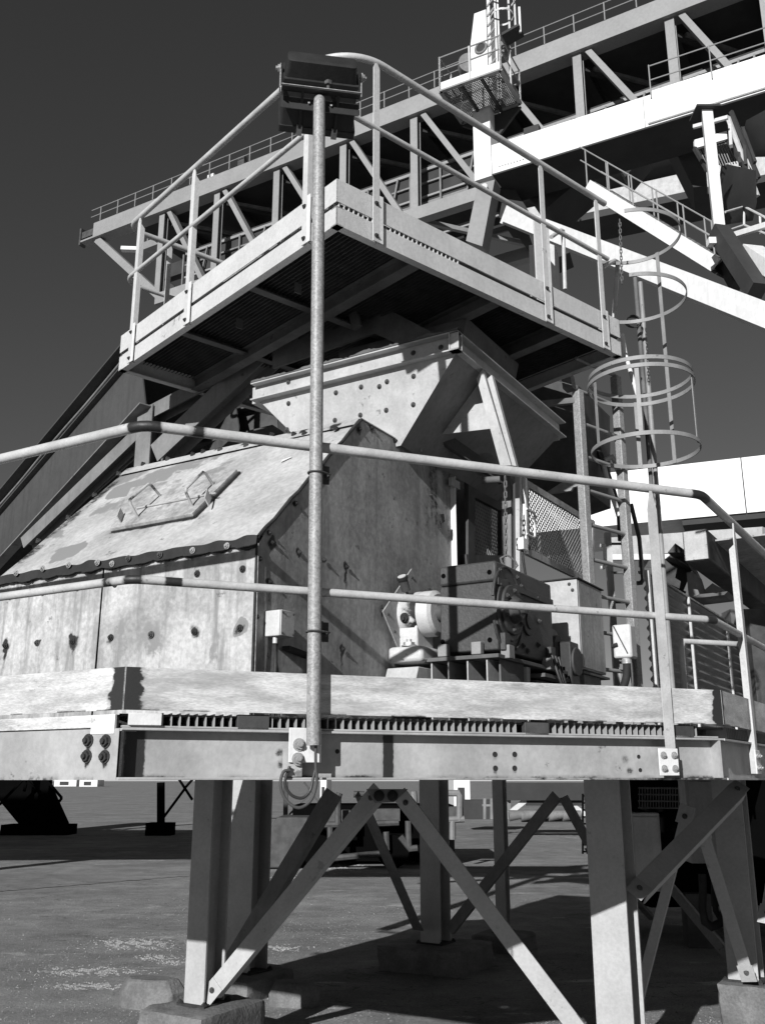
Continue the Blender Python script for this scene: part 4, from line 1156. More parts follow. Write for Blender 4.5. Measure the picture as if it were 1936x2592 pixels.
# loops standing behind the right kick plate (ladder stiles of the far side)
for (x0, y0, x1, y1, lb_) in ((1207, 497, 1219, 622, 'short'),):
    p0 = Wn(x0 + 8, y1, up(0.5, 0, 0), ur.cross(Z)); 
    m = MB(); p0 = W(1220, 625, 7.6); pt_ = W(1215, 495, 7.6); p2 = W(1190, 512, 7.4)
    m.tube([p0, pt_ - Z * .02, pt_ + (p2 - pt_) * .15, p2], .018, 12); m.build('end_loop', 'upper_rail', UG)
m = MB(); p0 = W(1325, 700, 6.7); pt_ = W(1333, 560, 6.7); p2 = W(1300, 577, 6.3)
m.tube([p0, pt_ - Z * .03, pt_ + (p2 - pt_) * .2, p2], .018, 12); m.build('end_loop', 'upper_rail', UG)
# plates leaning on the deck behind the kick plate
m = MB(); m.cbox(W(1172, 570, 7.9), dr(60) * .17, dr(-30) * .02, Z * .85); tag(m.build('upright_panel', 'upper_paint', loc=W(1172, 600, 7.9)), 'pale narrow upright panel behind the right part of the high platform', 'panel')

# chute between the deck and the hopper
DC = thing('discharge_chute', hp(.7, .8, 3.9), 'dark tapering chute hanging in shade between the high platform and the hopper', 'chute')
m = MB(); t4 = [hp(.3, .75, 4.5), hp(1.3, .75, 4.5), hp(1.3, 1.6, 4.5), hp(.3, 1.6, 4.5)]; b4 = [hp(.35, .6, 3.9), hp(1.1, .6, 3.9), hp(1.1, 1.4, 3.9), hp(.35, 1.4, 3.9)]
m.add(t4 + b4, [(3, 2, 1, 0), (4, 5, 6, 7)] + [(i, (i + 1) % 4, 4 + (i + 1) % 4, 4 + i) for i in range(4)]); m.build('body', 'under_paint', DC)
m = MB(); m.prism([Wn(x_, y_, hp(0, .62, 0), u2) for x_, y_ in (c5(250, 640), c5(960, 395), c5(1120, 470), c5(1380, 400), c5(1000, 200), c5(780, 180), c5(240, 470))], u2 * .02); m.build('apron', 'under_paint', DC)  # dark paint puts the shade under the deck into apron and bracket
for (x_, y_) in (c5(790, 290),):
    m = MB(); p_ = Wn(x_, y_, hp(0, .5, 0), u2); m.prism([p_ + u1 * .04 + Z * .1, p_ - u1 * .03 + Z * .1, p_ - u1 * .08 - Z * .07, p_ - u1 * .02 - Z * .09], u2 * .03); m.build('bracket', 'under_paint', DC)

# ================================================================== SUPPORT FRAME AND INCLINED CONVEYOR GIRDER AT LEFT
SF = thing('support_frame', W(322, 1000, 7.3), 'grey steel post with diagonal members under the left corner of the high platform', 'frame')
pp = W(322, 1000, 7.3)
m = MB(); m.prof(V((pp.x, pp.y, 1.84)), V((pp.x, pp.y, 4.5)), Hs(.16, .16, .008, .012), dr(31)); m.build('post', 'frame_paint', SF)
for (a, da, b, db, s_) in (((350, 985), 7.2, (590, 760), 6.6, .17), ((335, 895), 7.3, (470, 825), 6.9, .12), ((60, 1175), 8.2, (310, 935), 7.4, .11), ((190, 1060), 8.5, (300, 960), 7.6, .1), ((400, 900), 8.2, (520, 800), 8., .12), ((1200, 790), 7.6, (1300, 750), 7.6, .1)):
    m = MB(); m.prof(W(*a, da), W(*b, db), Hs(s_, s_, .008, .012), dr(31)); m.build('diagonal', 'frame_paint', SF)
m = MB(); m.prof(W(160, 1010, 8.8), W(600, 900, 7.9), Hs(.2, .25, .01, .014)); m.build('cross_beam', 'dark_steel', SF)
GI = thing('inclined_conveyor_girder', W(0, 1150, 9.6), 'grey plate girder of an inclined conveyor rising from the left edge to the high platform', 'conveyor')
g0, g1 = W(-120, 1235, 10.3), W(300, 742, 7.3)
gd = (g1 - g0).normalized(); gs = gd.cross(Z).normalized(); gs = gs if gs.y < 0 else -gs
gu = gs.cross(gd); gu = gu if gu.z > 0 else -gu
m = MB(); m.box(g0 - gu * .62, gd * (g1 - g0).length, -gs * .012, gu * .62); m.build('web', 'girder_paint', GI)
for hh, wd in ((0, .12), (-.1, .05)):
    m = MB(); m.box(g0 + gu * (hh - .0) - gs * .05, gd * (g1 - g0).length, gs * (wd + .05), gu * .014); m.build('top_flange', 'girder_paint', GI)
m = MB(); m.box(g0 - gu * .63 - gs * .05, gd * (g1 - g0).length, gs * .1, gu * .012); m.build('bottom_flange', 'frame_paint', GI)
m = MB(); m.box(g0 - gu * .62 - gs * .9, gd * (g1 - g0).length, -gs * .012, gu * .62); m.build('web', 'dark_steel', GI)
m = MB(); m.box(g0 - gu * .3 - gs * .05, gd * (g1 - g0).length, -gs * .84, gu * .02); m.build('belt', 'rubber', GI)
m = MB()
for i in range(12): pass
m.tube(smooth([g0 + gd * (.42 * i) + gs * .03 - gu * (.03 + .008 * math.sin(i * 1.7)) for i in range(int((g1 - g0).length / .42) + 1)], 3), .012, 8); m.build('edge_pipe', 'frame_paint', GI)

# ================================================================== DRIVE: bearing, gearbox, pedestal, cabinet, guards
def hd_(s, n, z): return C0 + u2 * s + un * n + Z * z          # hood coordinates: along side, out from side, height
Gs, Gn, Gz0, Gz1, Gw, Gl = 1.24, .607, 2.245, 2.705, .335, .78
q = W(1071, 1210, 4.95); Gz1 = q.z
BG = thing('bearing', hd_(1.3, .0, 2.36), 'round white bearing housing with rusty bolts between the hood side and the dark gearbox', 'bearing')
bz = 2.475; bs = 1.30
m = MB(); m.tube([hd_(bs, .015, bz), hd_(bs, .03, bz), hd_(bs, .03, bz), hd_(bs, .135, bz), hd_(bs, .15, bz)], [.10, .118, .126, .127, .116], 36)
m.stainall(lambda p: .0 + .9 * (1 - sstep(.0, .03, abs((p - hd_(bs, 0, bz)).dot(un) - .145))) * (mnoise.noise(p * 20) > .1)); m.build('housing', 'bearing_white', BG)
m = MB(); m.tube([hd_(bs, .151, bz), hd_(bs, .156, bz), hd_(bs, .225, bz), hd_(bs, .24, bz)], [.116, .126, .125, .105], 36); m.build('end_cap', 'bearing_white', BG)
m = MB(); m.cyl(hd_(bs, .22, bz), hd_(bs, .30, bz), .05, 20); m.build('shaft', 'dark_steel', BG)
m = MB(); m.prism([hd_(bs - .10, .03, bz - .02), hd_(bs - .09, .03, 2.28), hd_(bs + .09, .03, 2.28), hd_(bs + .10, .03, bz - .02)], un * .12); m.build('foot', 'bearing_white', BG, bevel=.01)
m = MB(); m.box(hd_(bs - .17, .01, 2.20), u2 * .3, un * .21, Z * .085); m.build('foot', 'bearing_white', BG, bevel=.02)
piece('bolt', B_light, hd_(bs - .13, .12, 2.285), BG, Z, .3, 2.6)
for a in (1.75,): piece('bolt', B_rust, hd_(bs, .16, bz) + (-u2 * math.cos(a) * 1 + Z * math.sin(a)) * .124, BG, (-u2 * math.cos(a) + Z * math.sin(a)), .4, 1.8)
piece('bolt', B_rust, hd_(bs, .09, bz) + (-u2 * math.cos(-.25) + Z * math.sin(-.25)) * .124, BG, (-u2 * math.cos(-.25) + Z * math.sin(-.25)), .4, 1.8)
m = MB(); m.prism([hd_(bs - .30, .02, 1.93), hd_(bs - .19, .02, 2.17), hd_(bs - .19, .21, 2.17), hd_(bs - .30, .21, 1.93)], u2 * .25 + Z * -.0); m.build('pedestal_plate', 'hopper_paint', BG, bevel=.004)
# diamond plate behind the bearing
DPt = thing('mounting_plate', hd_(1.2, .02, 2.4), 'tilted grey mounting plate with holes behind the white bearing', 'plate')
pts = [si(*c2(x, y), o=.035) for x, y in ((22, 555), (262, 198), (420, 640), (205, 1000))]
m = MB(); m.prism(pts, un * .008); m.build('plate', 'side_paint', DPt)
for x, y in ((75, 578), (272, 268), (130, 725), (198, 880)): piece('bolt_hole', B_dark, si(*c2(x, y), o=.0435), DPt, un, 0, .55)
# lubricator cup
lp = si(*c2(225, 380), o=.10); lt = si(*c2(188, 262), o=.10)
LC = thing('oil_cup', lp, 'small dark oil cup with a glass top leaning above the bearing', 'oil cup')
d_ = (lt - lp).normalized()
m = MB(); m.cyl(lp, lp.lerp(lt, .8), .024, 20, .026); m.build('cup', 'dark_steel', LC)
m = MB(); m.tube([lp.lerp(lt, .78), lp.lerp(lt, .8), lp.lerp(lt, .97), lt], [.026, .031, .031, .028], 20); m.build('collar', 'rubber', LC)
m = MB(); m.cyl(lt - d_ * .002, lt + d_ * .003, .024, 20); m.build('sight_glass', 'bearing_white', LC)
m = MB(); m.cyl(lp, lp - d_ * .04, .008, 10); m.build('stem', 'dark_steel', LC)

GB = thing('gearbox', hd_(Gs + .3, Gn - .17, Gz0), 'dark heavy gearbox with round bearing covers on a steel pedestal', 'gearbox')
zs = ZS = W(*c2(975, 298), 4.95).z
m = MB(); m.box(hd_(Gs, Gn, Gz0), u2 * Gl, -un * Gw, Z * (zs - Gz0 - .001)); m.build('lower_case', 'gear_paint', GB, bevel=.008)
m = MB(); m.box(hd_(Gs - .004, Gn + .002, zs + .001), u2 * (Gl + .004), -un * (Gw + .004), Z * (Gz1 - zs)); m.build('upper_case', 'gear_paint', GB, bevel=.014)
hm = MB(); hm.tube([(0, 0, 0), (0, 0, .0012)], .013, 20); holem = hm.mesh('lifting_hole', 'shade_black')
gfp = hd_(Gs, Gn, 0)
for x, y in ((535, 258), (918, 225), (528, 808), (922, 792)):
    piece('lifting_hole', holem, Wn(*c2(x, y), gfp - u2 * (.006 if y < 300 else .002), u2), GB, -u2, 0, 1.0)
def gs(s, z, o=0.): return hd_(s, Gn + o, z)
zc = 2.47
m = MB(); m.tube([gs(Gs + .15, zc), gs(Gs + .15, zc, .012)], .165, 40); m.build('cover_rim', 'gear_paint', GB, bevel=.004)
m = MB(); m.tube([gs(Gs + .15, zc, .012), gs(Gs + .15, zc, .03)], .135, 40, ); m.build('bearing_cover', 'gear_paint', GB, bevel=.006)
m = MB(); m.tube([gs(Gs + .15, zc, .03), gs(Gs + .15, zc, .05), gs(Gs + .15, zc, .075)], [.075, .07, .05], 32); m.build('hub', 'gear_paint', GB, bevel=.004)
m = MB(); m.tube([gs(Gs + .15, zc, .07), gs(Gs + .15, zc, .10)], .028, 20); m.build('shaft_end', 'dark_steel', GB, bevel=.003)
for k in range(6):
    a = k * math.pi / 3 + .4; piece('bolt', B_dark, gs(Gs + .15 + .107 * math.cos(a), zc + .107 * math.sin(a), .03), GB, un, a, 1)
m = MB(); m.tube([gs(Gs + .40, zc - .02), gs(Gs + .40, zc - .02, .012)], .085, 32); m.build('bearing_cover', 'gear_paint', GB, bevel=.003)
m = MB(); m.tube([gs(Gs + .40, zc - .02, .012), gs(Gs + .40, zc - .02, .02)], .05, 28); m.build('bearing_cover', 'gear_paint', GB, bevel=.003)
for (s, z) in ((.30, .16), (.52, .13), (.30, -.17), (.36, -.19), (.52, -.14), (.01, .12), (.01, -.0), (.55, .0), (.02, .2), (.25, .2)):
    piece('bolt', B_dark, gs(Gs + s + .02, zc + z), GB, un, s, 1.1)
m = MB(); m.box(gs(Gs + .0, zs - .02), u2 * Gl, un * .012, Z * .04); m.build('split_flange', 'gear_paint', GB, bevel=.004)
for s_ in (.02, .66):
    m = MB(); m.box(gs(Gs + s_, Gz0 - .0), u2 * .07, un * .03, Z * .09); m.build('foot_lug', 'gear_paint', GB, bevel=.004)
m = MB(); k_ = [gs(Gs + .30 * math.cos(t) * .62 + .13, zc + .23 * math.sin(t), .001) for t in [rad(200 + i * 8) for i in range(42)]]; m.tube(k_, .008, 8); m.build('cast_rib', 'gear_paint', GB)
# pedestal
PD = thing('gearbox_pedestal', hd_(Gs, Gn - .2, ZG1), 'welded plate pedestal with gussets carrying the dark gearbox', 'pedestal')
m = MB(); m.box(hd_(Gs - .05, Gn + .02, Gz0 - .045), u2 * (Gl + .25), -un * (Gw + .10), Z * .02); m.build('top_plate', 'under_paint', PD, bevel=.002)
pa_, pb_ = Wn(*c2(560, 880), gfp, u2), Wn(*c2(840, 868), gfp, u2)
for p in (pa_, pb_):
    m = MB(); m.cbox(V((p.x, p.y, Gz0 + .01)) - u2 * .03, un * .055, u2 * .04, Z * .065); m.build('packer_block', 'cage_paint', PD, bevel=.004)
for x, y in ((1072, 895), (1412, 993)):
    p = Wn(*c2(x, y), gs(Gs, 0, .02), un); m = MB(); m.cbox(p, un * .05, u2 * .07, Z * .07); m.build('packer_block', 'cage_paint', PD, bevel=.004)
for s in (0., .11, .22, .32):
    m = MB(); p0 = hd_(Gs - .03, Gn - .02 - s - .03, ZG1); m.prism([p0, p0 + Z * (Gz0 - .046 - ZG1), p0 + u2 * .4 + Z * (Gz0 - .046 - ZG1), p0 + u2 * .4], -un * .008); m.build('gusset', 'hopper_paint', PD)
m = MB(); p0 = hd_(Gs + .02, Gn - .0, ZG1); m.box(p0, u2 * .30, -un * .01, Z * (Gz0 - .047 - ZG1)); m.build('side_plate', 'under_paint', PD)
m = MB(); p0 = hd_(Gs + .36, Gn - .0, ZG1); m.prism([p0, p0 + Z * .36, p0 + u2 * .05 + Z * .36, p0 + u2 * .02], -un * .2); m.build('gusset', 'hopper_paint', PD)
m = MB(); m.box(hd_(Gs + .55, Gn + .03, Gz0 - .09), u2 * .5, -un * .4, Z * .02); m.build('motor_plate', 'under_paint', PD)
m = MB(); m.box(hd_(Gs + .6, Gn - .04, ZG1), u2 * .4, -un * .25, Z * (Gz0 - .1 - ZG1)); m.build('motor_block', 'under_paint', PD)
CBL = thing('drive_cables', hd_(Gs + .6, Gn, 2.2), 'loose black cables drooping beside the pedestal of the gearbox', 'cable')
for k in range(3):
    m = MB(); m.tube(smooth([hd_(Gs + .62 + .05 * k, Gn + .05, 2.28), hd_(Gs + .66 + .05 * k, Gn + .10, 2.08 - .03 * k), hd_(Gs + .95 + .05 * k, Gn + .10, 2.0 - .02 * k), hd_(Gs + 1.15, Gn + .06, 2.14)]), .008, 8); m.build('cable', 'cable_black', CBL)
MO = thing('motor', hd_(Gs + .75, Gn - .15, Gz0), 'dark round coupling guard and motor between the gearbox and the white cabinet', 'motor')
m = MB(); m.cyl(hd_(Gs + .95, Gn - .06, 2.36), hd_(Gs + .95, Gn - .38, 2.36), .12, 32); m.build('body', 'gear_paint', MO, bevel=.006)
m = MB(); m.cyl(hd_(Gs + .95, Gn - .059, 2.36), hd_(Gs + .95, Gn - .03, 2.36), .08, 28); m.build('end_cover', 'dark_steel', MO, bevel=.004)
q = W(1222, 1400, 5.75)
m = MB(); m.box(V((q.x, q.y, 2.10)) - un * .09, un * .12, u2 * .14, Z * .30); m.build('coupling_guard', 'lamp_black', MO, bevel=.01)
m = MB(); m.tube([V((q.x, q.y, 2.28)) + un * .036 + u2 * .06, V((q.x, q.y, 2.28)) + un * .05 + u2 * .06], .085, 28); m.build('coupling_disc', 'dark_steel', MO, bevel=.003)

q = W(1244.6, 1250, 5.95); qb = W(1251, 1444, 5.95).z
CBt = thing('control_cabinet', q - Z * .5, 'white control cabinet with a grey side standing right of the dark gearbox', 'cabinet')
c0_ = V((q.x, q.y, qb))
m = MB(); m.box(c0_, u2 * .47, -un * .28, Z * (q.z - qb)); m.build('body', 'cabinet_paint', CBt, bevel=.004)
m = MB(); m.box(c0_ + Z * (q.z - qb + .001) + un * .012 - u2 * .012, u2 * .50, -un * .31, Z * .008); m.build('lid', 'rubber', CBt)
m = MB(); m.box(c0_ + un * .0015 + u2 * .012 + Z * .01, un * .004, u2 * .445, Z * (q.z - qb - .02)); m.build('door', 'side_paint', CBt, bevel=.002)
for a, b in ((.05, .03), (.03, .07)): piece('bolt', B_dark, c0_ - un * a + Z * (q.z - qb - b) - u2 * .0015, CBt, -u2, 0, .7)
m = MB(); m.box(c0_ - Z * .03 + un * .02 - u2 * .02, u2 * .5, -un * .32, Z * .014); m.build('shelf', 'under_paint', CBt)
m = MB(); m.box(V((q.x, q.y, ZG1)) + u2 * .04, u2 * .3, -un * .12, Z * (qb - .032 - ZG1)); m.build('stand', 'frame_paint', CBt)

q = W(*c4(480, 1590), 6.3)
IS = thing('isolator_box', q - Z * .3, 'small pale isolator box with a thick black conduit right of the control cabinet', 'junction box')
q_ = W(*c4(490, 1890), 6.3)
m = MB(); m.box(V((q.x, q.y, q_.z)), u2 * .13, -un * .125, Z * (q.z - q_.z - .01)); m.build('case', 'bearing_white', IS, bevel=.014)
m = MB(); c_ = V((q.x, q.y, q_.z)) - un * .05 + u2 * .04; m.cyl(c_, c_ - Z * .035, .032, 18); m.build('gland', 'light_bolt', IS)
m = MB(); m.tube(smooth([c_ - Z * .03, c_ - Z * .12 - un * .01, c_ - Z * .22 - un * .05, c_ - Z * .30 - un * .09]), .026, 14); m.build('conduit', 'rubber', IS)
m = MB(); m.tube(smooth([c_ - Z * .03 + un * .03, c_ - Z * .15 + un * .03, c_ - Z * .32 + un * .02]), .009, 8); m.build('cable', 'cable_black', IS)
m = MB(); m.tube([q + Z * -.02 - u2 * .006 - un * .11, q_ - u2 * .006 + Z * .03 - un * .02], .004, 6); m.build('cable', 'dark_steel', IS)
m = MB(); m.tube([V((q.x, q.y, q_.z)) - u2 * .012 - un * .13 + Z * .08, V((q.x, q.y, q_.z)) - u2 * .012 - un * .09 + Z * .09], .012, 8); m.build('switch_knob', 'rust', IS)

# expanded mesh between two diagonal families, clipped to a quad in its plane
def mesh_lines(P0, d, quad, pitch, slope, r, name, mt, parent, nrm, wave=0):
    def loc(p): return ((p - P0).dot(d), p.z)
    Q = [loc(p) for p in quad]
    def clip(x0, y0, dx, dy):
        t0, t1 = -1e9, 1e9
        ar = sum(Q[i][0] * Q[(i + 1) % 4][1] - Q[(i + 1) % 4][0] * Q[i][1] for i in range(4))
        sg = 1 if ar > 0 else -1
        for i in range(4):
            ax, ay = Q[i]; bx, by = Q[(i + 1) % 4]
            nx, ny = -(by - ay) * sg, (bx - ax) * sg
            num = (ax - x0) * nx + (ay - y0) * ny; den = dx * nx + dy * ny
            if abs(den) < 1e-9:
                if num > 0: return None
                continue
            t = num / den
            if den > 0: t0 = max(t0, t)
            else: t1 = min(t1, t)
        return (t0, t1) if t1 > t0 else None
    m = MB()
    amin, amax = min(q[0] for q in Q), max(q[0] for q in Q); zmin, zmax = min(q[1] for q in Q), max(q[1] for q in Q)
    for sgn in (1, -1):
        dx, dy = math.cos(slope), math.sin(slope) * sgn
        span = (zmax - zmin) / math.tan(slope)
        x = amin - span
        while x < amax + span:
            c = clip(x, zmin if sgn > 0 else zmin, dx, dy) if sgn > 0 else clip(x, zmax, dx, dy)
            if c:
                y0 = zmin if sgn > 0 else zmax
                o = nrm * (.0012 * sgn)
                a_ = P0 + d * (x + dx * c[0]) + Z * (y0 + dy * c[0] - P0.z) + o; b_ = P0 + d * (x + dx * c[1]) + Z * (y0 + dy * c[1] - P0.z) + o
                m.tube([a_, b_], r, 5)
            x += pitch
    return m.build(name, mt, parent)
def frame_quad(quad, w_, t_, n, mt, parent, name='frame_bar'):
    c = sum(quad, V((0, 0, 0))) / 4
    for i in range(4):
        a, b = quad[i], quad[(i + 1) % 4]
        d = (b - a).normalized(); ins = n.cross(d).normalized()
        if ins.dot(c - a) < 0: ins = -ins
        m = MB(); m.box(a, b - a, ins * w_, n * (t_ + .0007 * i)); m.build(name, mt, parent)
q0 = W(1130, 1035, 5.95)
quad = [Wn(*p, q0, un) for p in (q4(606, 597), q4(905, 780), q4(905, 1062), q4(612, 922))]
GM = thing('mesh_guard', quad[3], 'expanded mesh guard panel with a pale frame and a pull handle left of the ladder', 'guard panel')
frame_quad(quad, .045, .02, un, 'side_paint', GM)
m = MB(); m.box(quad[0] - un * .0 - u2 * .03, u2 * .028, un * .03, quad[3] - quad[0]); m.build('hinge_stile', 'white_paint', GM)
mesh_lines(q0, u2, quad, .046, rad(40), .0034, 'wire_mesh', 'side_paint', GM, un)
h0, h1 = Wn(*c1(1095, 455), q0 + un * .03, un), Wn(*c1(1095, 665), q0 + un * .03, un)
h2 = Wn(*c1(1165, 470), q0 + un * .03, un); hx_ = (h2 - h0); hx_.z = 0
m = MB(); m.tube([h0, h0 + hx_ * .8, h0 + hx_ - Z * .012, h1 + hx_ + Z * .012, h1 + hx_ * .8, h1], .0075, 10); m.build('pull_handle', 'white_paint', GM)
sb_ = Wn(*c1(1060, 755), q0 + un * .05, un)
SW = thing('limit_switch', sb_, 'little white switch box on the post beside the mesh guard handle', 'switch')
m = MB(); m.cbox(sb_, un * .05, u2 * .075, Z * .075); m.build('case', 'white_paint', SW, bevel=.004)
m = MB(); m.tube([sb_ - Z * .037, sb_ - Z * .1 + u2 * .01, sb_ - Z * .2 + u2 * .04, sb_ - Z * .26 + u2 * .08], .008, 8); m.build('cable', 'cable_black', SW)
m = MB(); m.cyl(sb_ + u2 * .038, sb_ + u2 * .1, .018, 12); m.build('plunger', 'under_paint', SW)
q0 = hd_(HS2 + .12, .0, 2.9)
quad = [Wn(*p, q0, un) for p in (q4(352, 600), q4(520, 690), q4(522, 990), q4(350, 990))]
GD = thing('mesh_guard', quad[3], 'dark expanded mesh guard door in shade right behind the hood side', 'guard panel')
frame_quad(quad, .10, .03, un, 'dark_steel', GD)
qi = [Wn(*p, q0, un) for p in (q4(392, 650), q4(508, 712), q4(510, 960), q4(392, 960))]
mesh_lines(q0, u2, qi, .026, rad(62), .003, 'wire_mesh', 'hopper_paint', GD, un)
m = MB(); bk = [p - un * .09 for p in quad]; m.prism(bk, -un * .01); m.build('back_sheet', 'dark_steel', GD)
m = MB(); p_ = Wn(*q4(285, 622), q0 + un * .02, un); m.box(p_, u2 * .12, un * .02, Z * .05); m.build('hinge_bracket', 'hopper_paint', GD)
m = MB(); m.box(hd_(HS2 + .02, -.3, 1.84), u2 * .14, -un * .01, Z * 1.6); m.build('inner_sheet', 'dark_steel', GD)
# dark interior block behind the guards
m = MB(); m.box(hd_(HS2 + .2, -.25, 1.84), u2 * .9, -un * .9, Z * 1.5); m.build('drum_casing', 'dark_steel', GD)

def chain(p0, p1, parent, link=.028, r=.0028, mt='under_paint', sag=0):
    n = int((p1 - p0).length / (link * .78)); d = (p1 - p0).normalized()
    x = d.cross(V((0.3, 1, 0.1))).normalized(); y = d.cross(x)
    base = MB(); pts = []
    for k in range(12):
        t = 2 * math.pi * k / 12; pts.append(V((math.cos(t) * .008, 0, (link / 2 - .008) * (1 if math.sin(t) > 0 else -1) + math.sin(t) * .008)))
    base.tube(pts, r, 6, closed=True); me = base.mesh('chain_link', mt)
    for i in range(n):
        o = bpy.data.objects.new('chain_link', me); C.objects.link(o); o.parent = parent
        o.location = p0 + d * (i * link * .78) - root(parent)
        o.rotation_mode = 'QUATERNION'; o.rotation_quaternion = d.to_track_quat('Z', 'Y') @ __import__('mathutils').Quaternion((0, 0, 1), rad(90 * (i % 2) + 30))
ck = W(1091, 1035, 5.55)
CH = thing('hanging_chain', ck, 'steel chain with a ring hanging in front of the mesh guards above the gearbox', 'chain')
chain(ck, W(1092, 1208, 5.55), CH, .042, .0042)
m = MB(); rp = W(1094, 1222, 5.5)
m.tube([W(*c1(x, y), 5.5) for x, y in ((925, 845), (880, 870), (890, 905), (935, 960), (985, 970), (1020, 930), (1000, 890), (950, 850))], .006, 8, closed=True); m.build('ring', 'under_paint', CH)

# ================================================================== LADDER WITH CAGE
Lm = W(1300, 1000, 6.5); La = V((Lm.x, Lm.y, 0)) - ur * .235; Lb = V((Lm.x, Lm.y, 0)) + ur * .235
LD = thing('caged_ladder', V((Lm.x, Lm.y, ZG1)), 'vertical steel ladder with round safety cage hoops climbing to the high platform', 'ladder')
for p, zt in ((La, 4.25), (Lb, 4.5)):
    m = MB(); m.box(p - ur * .03 - nr_ * .03 + Z * ZG1, ur * .06, nr_ * .06, Z * (zt - ZG1)); m.build('stringer', 'galvanised', LD, bevel=.006)
z = 2.06
while z < 4.6:
    m = MB(); m.cyl(La + Z * z, Lb + Z * z, .0135, 12); m.build('rung', 'cage_paint', LD); z += .245
Pc = V((Lm.x, Lm.y, 0)) + nr_ * .36 + ur * .0
zs_ = [W(1386, y, Pc.y).z for y in (977, 837, 820, 650, 517)]
Rh = .365
for i, z in enumerate(zs_):
    a0, a1 = (0, 360) if i < 3 else (-75, 150)
    n = 48
    ang0 = math.atan2(ur.y, ur.x)
    pts = []; wv = []; tv = []
    rr = Rh * (1.0 if i != 2 else .97)
    for k in range(n + 1):
        t = rad(a0 + (a1 - a0) * k / n)
        dd = ur * math.cos(t) + nr_ * math.sin(t)
        pts.append(Pc + dd * rr + Z * z); wv.append(Z * .028); tv.append(dd * -.006)
    if i < 3: pts[-1] = pts[0]
    m = MB(); m.strip(pts, wv, tv); m.build('cage_hoop', 'cage_paint', LD)
for t, z0, z1 in ((0, zs_[0], zs_[4]), (75, zs_[0], zs_[1]), (150, zs_[0], zs_[1]), (205, zs_[0], zs_[1]), (-40, zs_[0], zs_[1])):
    dd = ur * math.cos(rad(t)) + nr_ * math.sin(rad(t)); tt = dd.cross(Z)
    m = MB(); m.box(Pc + dd * (Rh - .008) - tt * .014 + Z * z0, tt * .028, dd * -.005, Z * (z1 - z0 + .03)); m.build('cage_strap', 'cage_paint', LD)
for z in (zs_[1] - .05,):
    m = MB(); m.bar(La + Z * z, La - nr_ * .3 + Z * z - ur * .2, .04, .04); m.build('bracket', 'under_paint', LD)
CK = thing('gate_chain', W(1338, 480, 6.35), 'thin chain hanging across the ladder opening of the high platform', 'chain')
chain(W(1338, 478, 6.35), W(1343, 618, 6.35), CK, .036, .0035, 'under_paint')
CPt = thing('conduit_post', W(1382, 1400, 7.1), 'pair of conduits with a cable coil rising behind the ladder cage', 'conduit')
for (x0, y0, x1, y1, r, mt_) in ((1371, 600, 1400, 1480, .018, 'under_paint'), (1382, 610, 1404, 1480, .02, 'cage_paint')):
    p = W(x0, y0, 7.3); m = MB(); m.cyl(V((p.x, p.y, 1.84)), p, r, 12); m.build('conduit', mt_, CPt)
m = MB(); c_ = W(1368, 694, 7.2)
for k in range(3):
    m.tube([c_ + V((math.cos(t) * (.055 + .006 * k), .01 * k, math.sin(t) * (.055 - .004 * k))) for t in [2 * math.pi * i / 20 for i in range(20)]], .005, 6, closed=True)
m.build('cable_coil', 'cable_black', CPt)
m = MB(); m.tube([W(1343, 722, 6.9), W(1350, 765, 6.9), W(1377, 856, 6.6)], .016, 10); m.build('white_sleeve', 'white_paint', CPt)
m = MB(); m.tube([W(*c4(x, y), 7.0) for x, y in ((490, 590), (560, 880), (592, 1230), (575, 1258), (540, 1262))], .016, 10); m.build('black_conduit', 'cable_black', CPt)
m = MB(); m.tube([W(*c4(x, y), 7.6) for x, y in ((130, 60), (185, 45), (250, 230), (320, 440), (400, 700), (410, 900))], .03, 10); m.build('hose', 'cable_black', CPt)
m = MB(); m.tube([W(*c4(x, y), 7.2) for x, y in ((265, 218), (330, 190), (355, 230), (385, 330))], .018, 10); m.build('bent_pipe', 'upper_rail', CPt)
m = MB(); m.tube([W(*c4(x, y), 7.3) for x, y in ((255, 250), (300, 430), (390, 690))], .02, 10); m.build('bent_pipe', 'white_paint', CPt)
m = MB(); m.tube([W(*c4(x, y), 7.0) for x, y in ((228, 942), (262, 945), (270, 970), (272, 1110), (260, 1128), (232, 1130))], .014, 10); m.build('grab_handle', 'white_paint', CPt)
bl_ = thing('rear_ladder', W(1312, 1400, 7.9), 'second steel ladder half hidden behind the caged one', 'ladder')
for x in (1306, 1342):
    p = W(x, 1150, 7.9); m = MB(); m.box(V((p.x, p.y, 1.84)), V((.05, 0, 0)), V((0, .05, 0)), Z * (p.z - 1.84)); m.build('stringer', 'upper_rail', bl_)
for k in range(5):
    a_ = W(1310, 1150, 7.92); b_ = W(1345, 1150, 7.92); z = a_.z - .1 - .25 * k
    m = MB(); m.cyl(V((a_.x, a_.y, z)), V((b_.x, b_.y, z)), .011, 8); m.build('rung', 'under_paint', bl_)

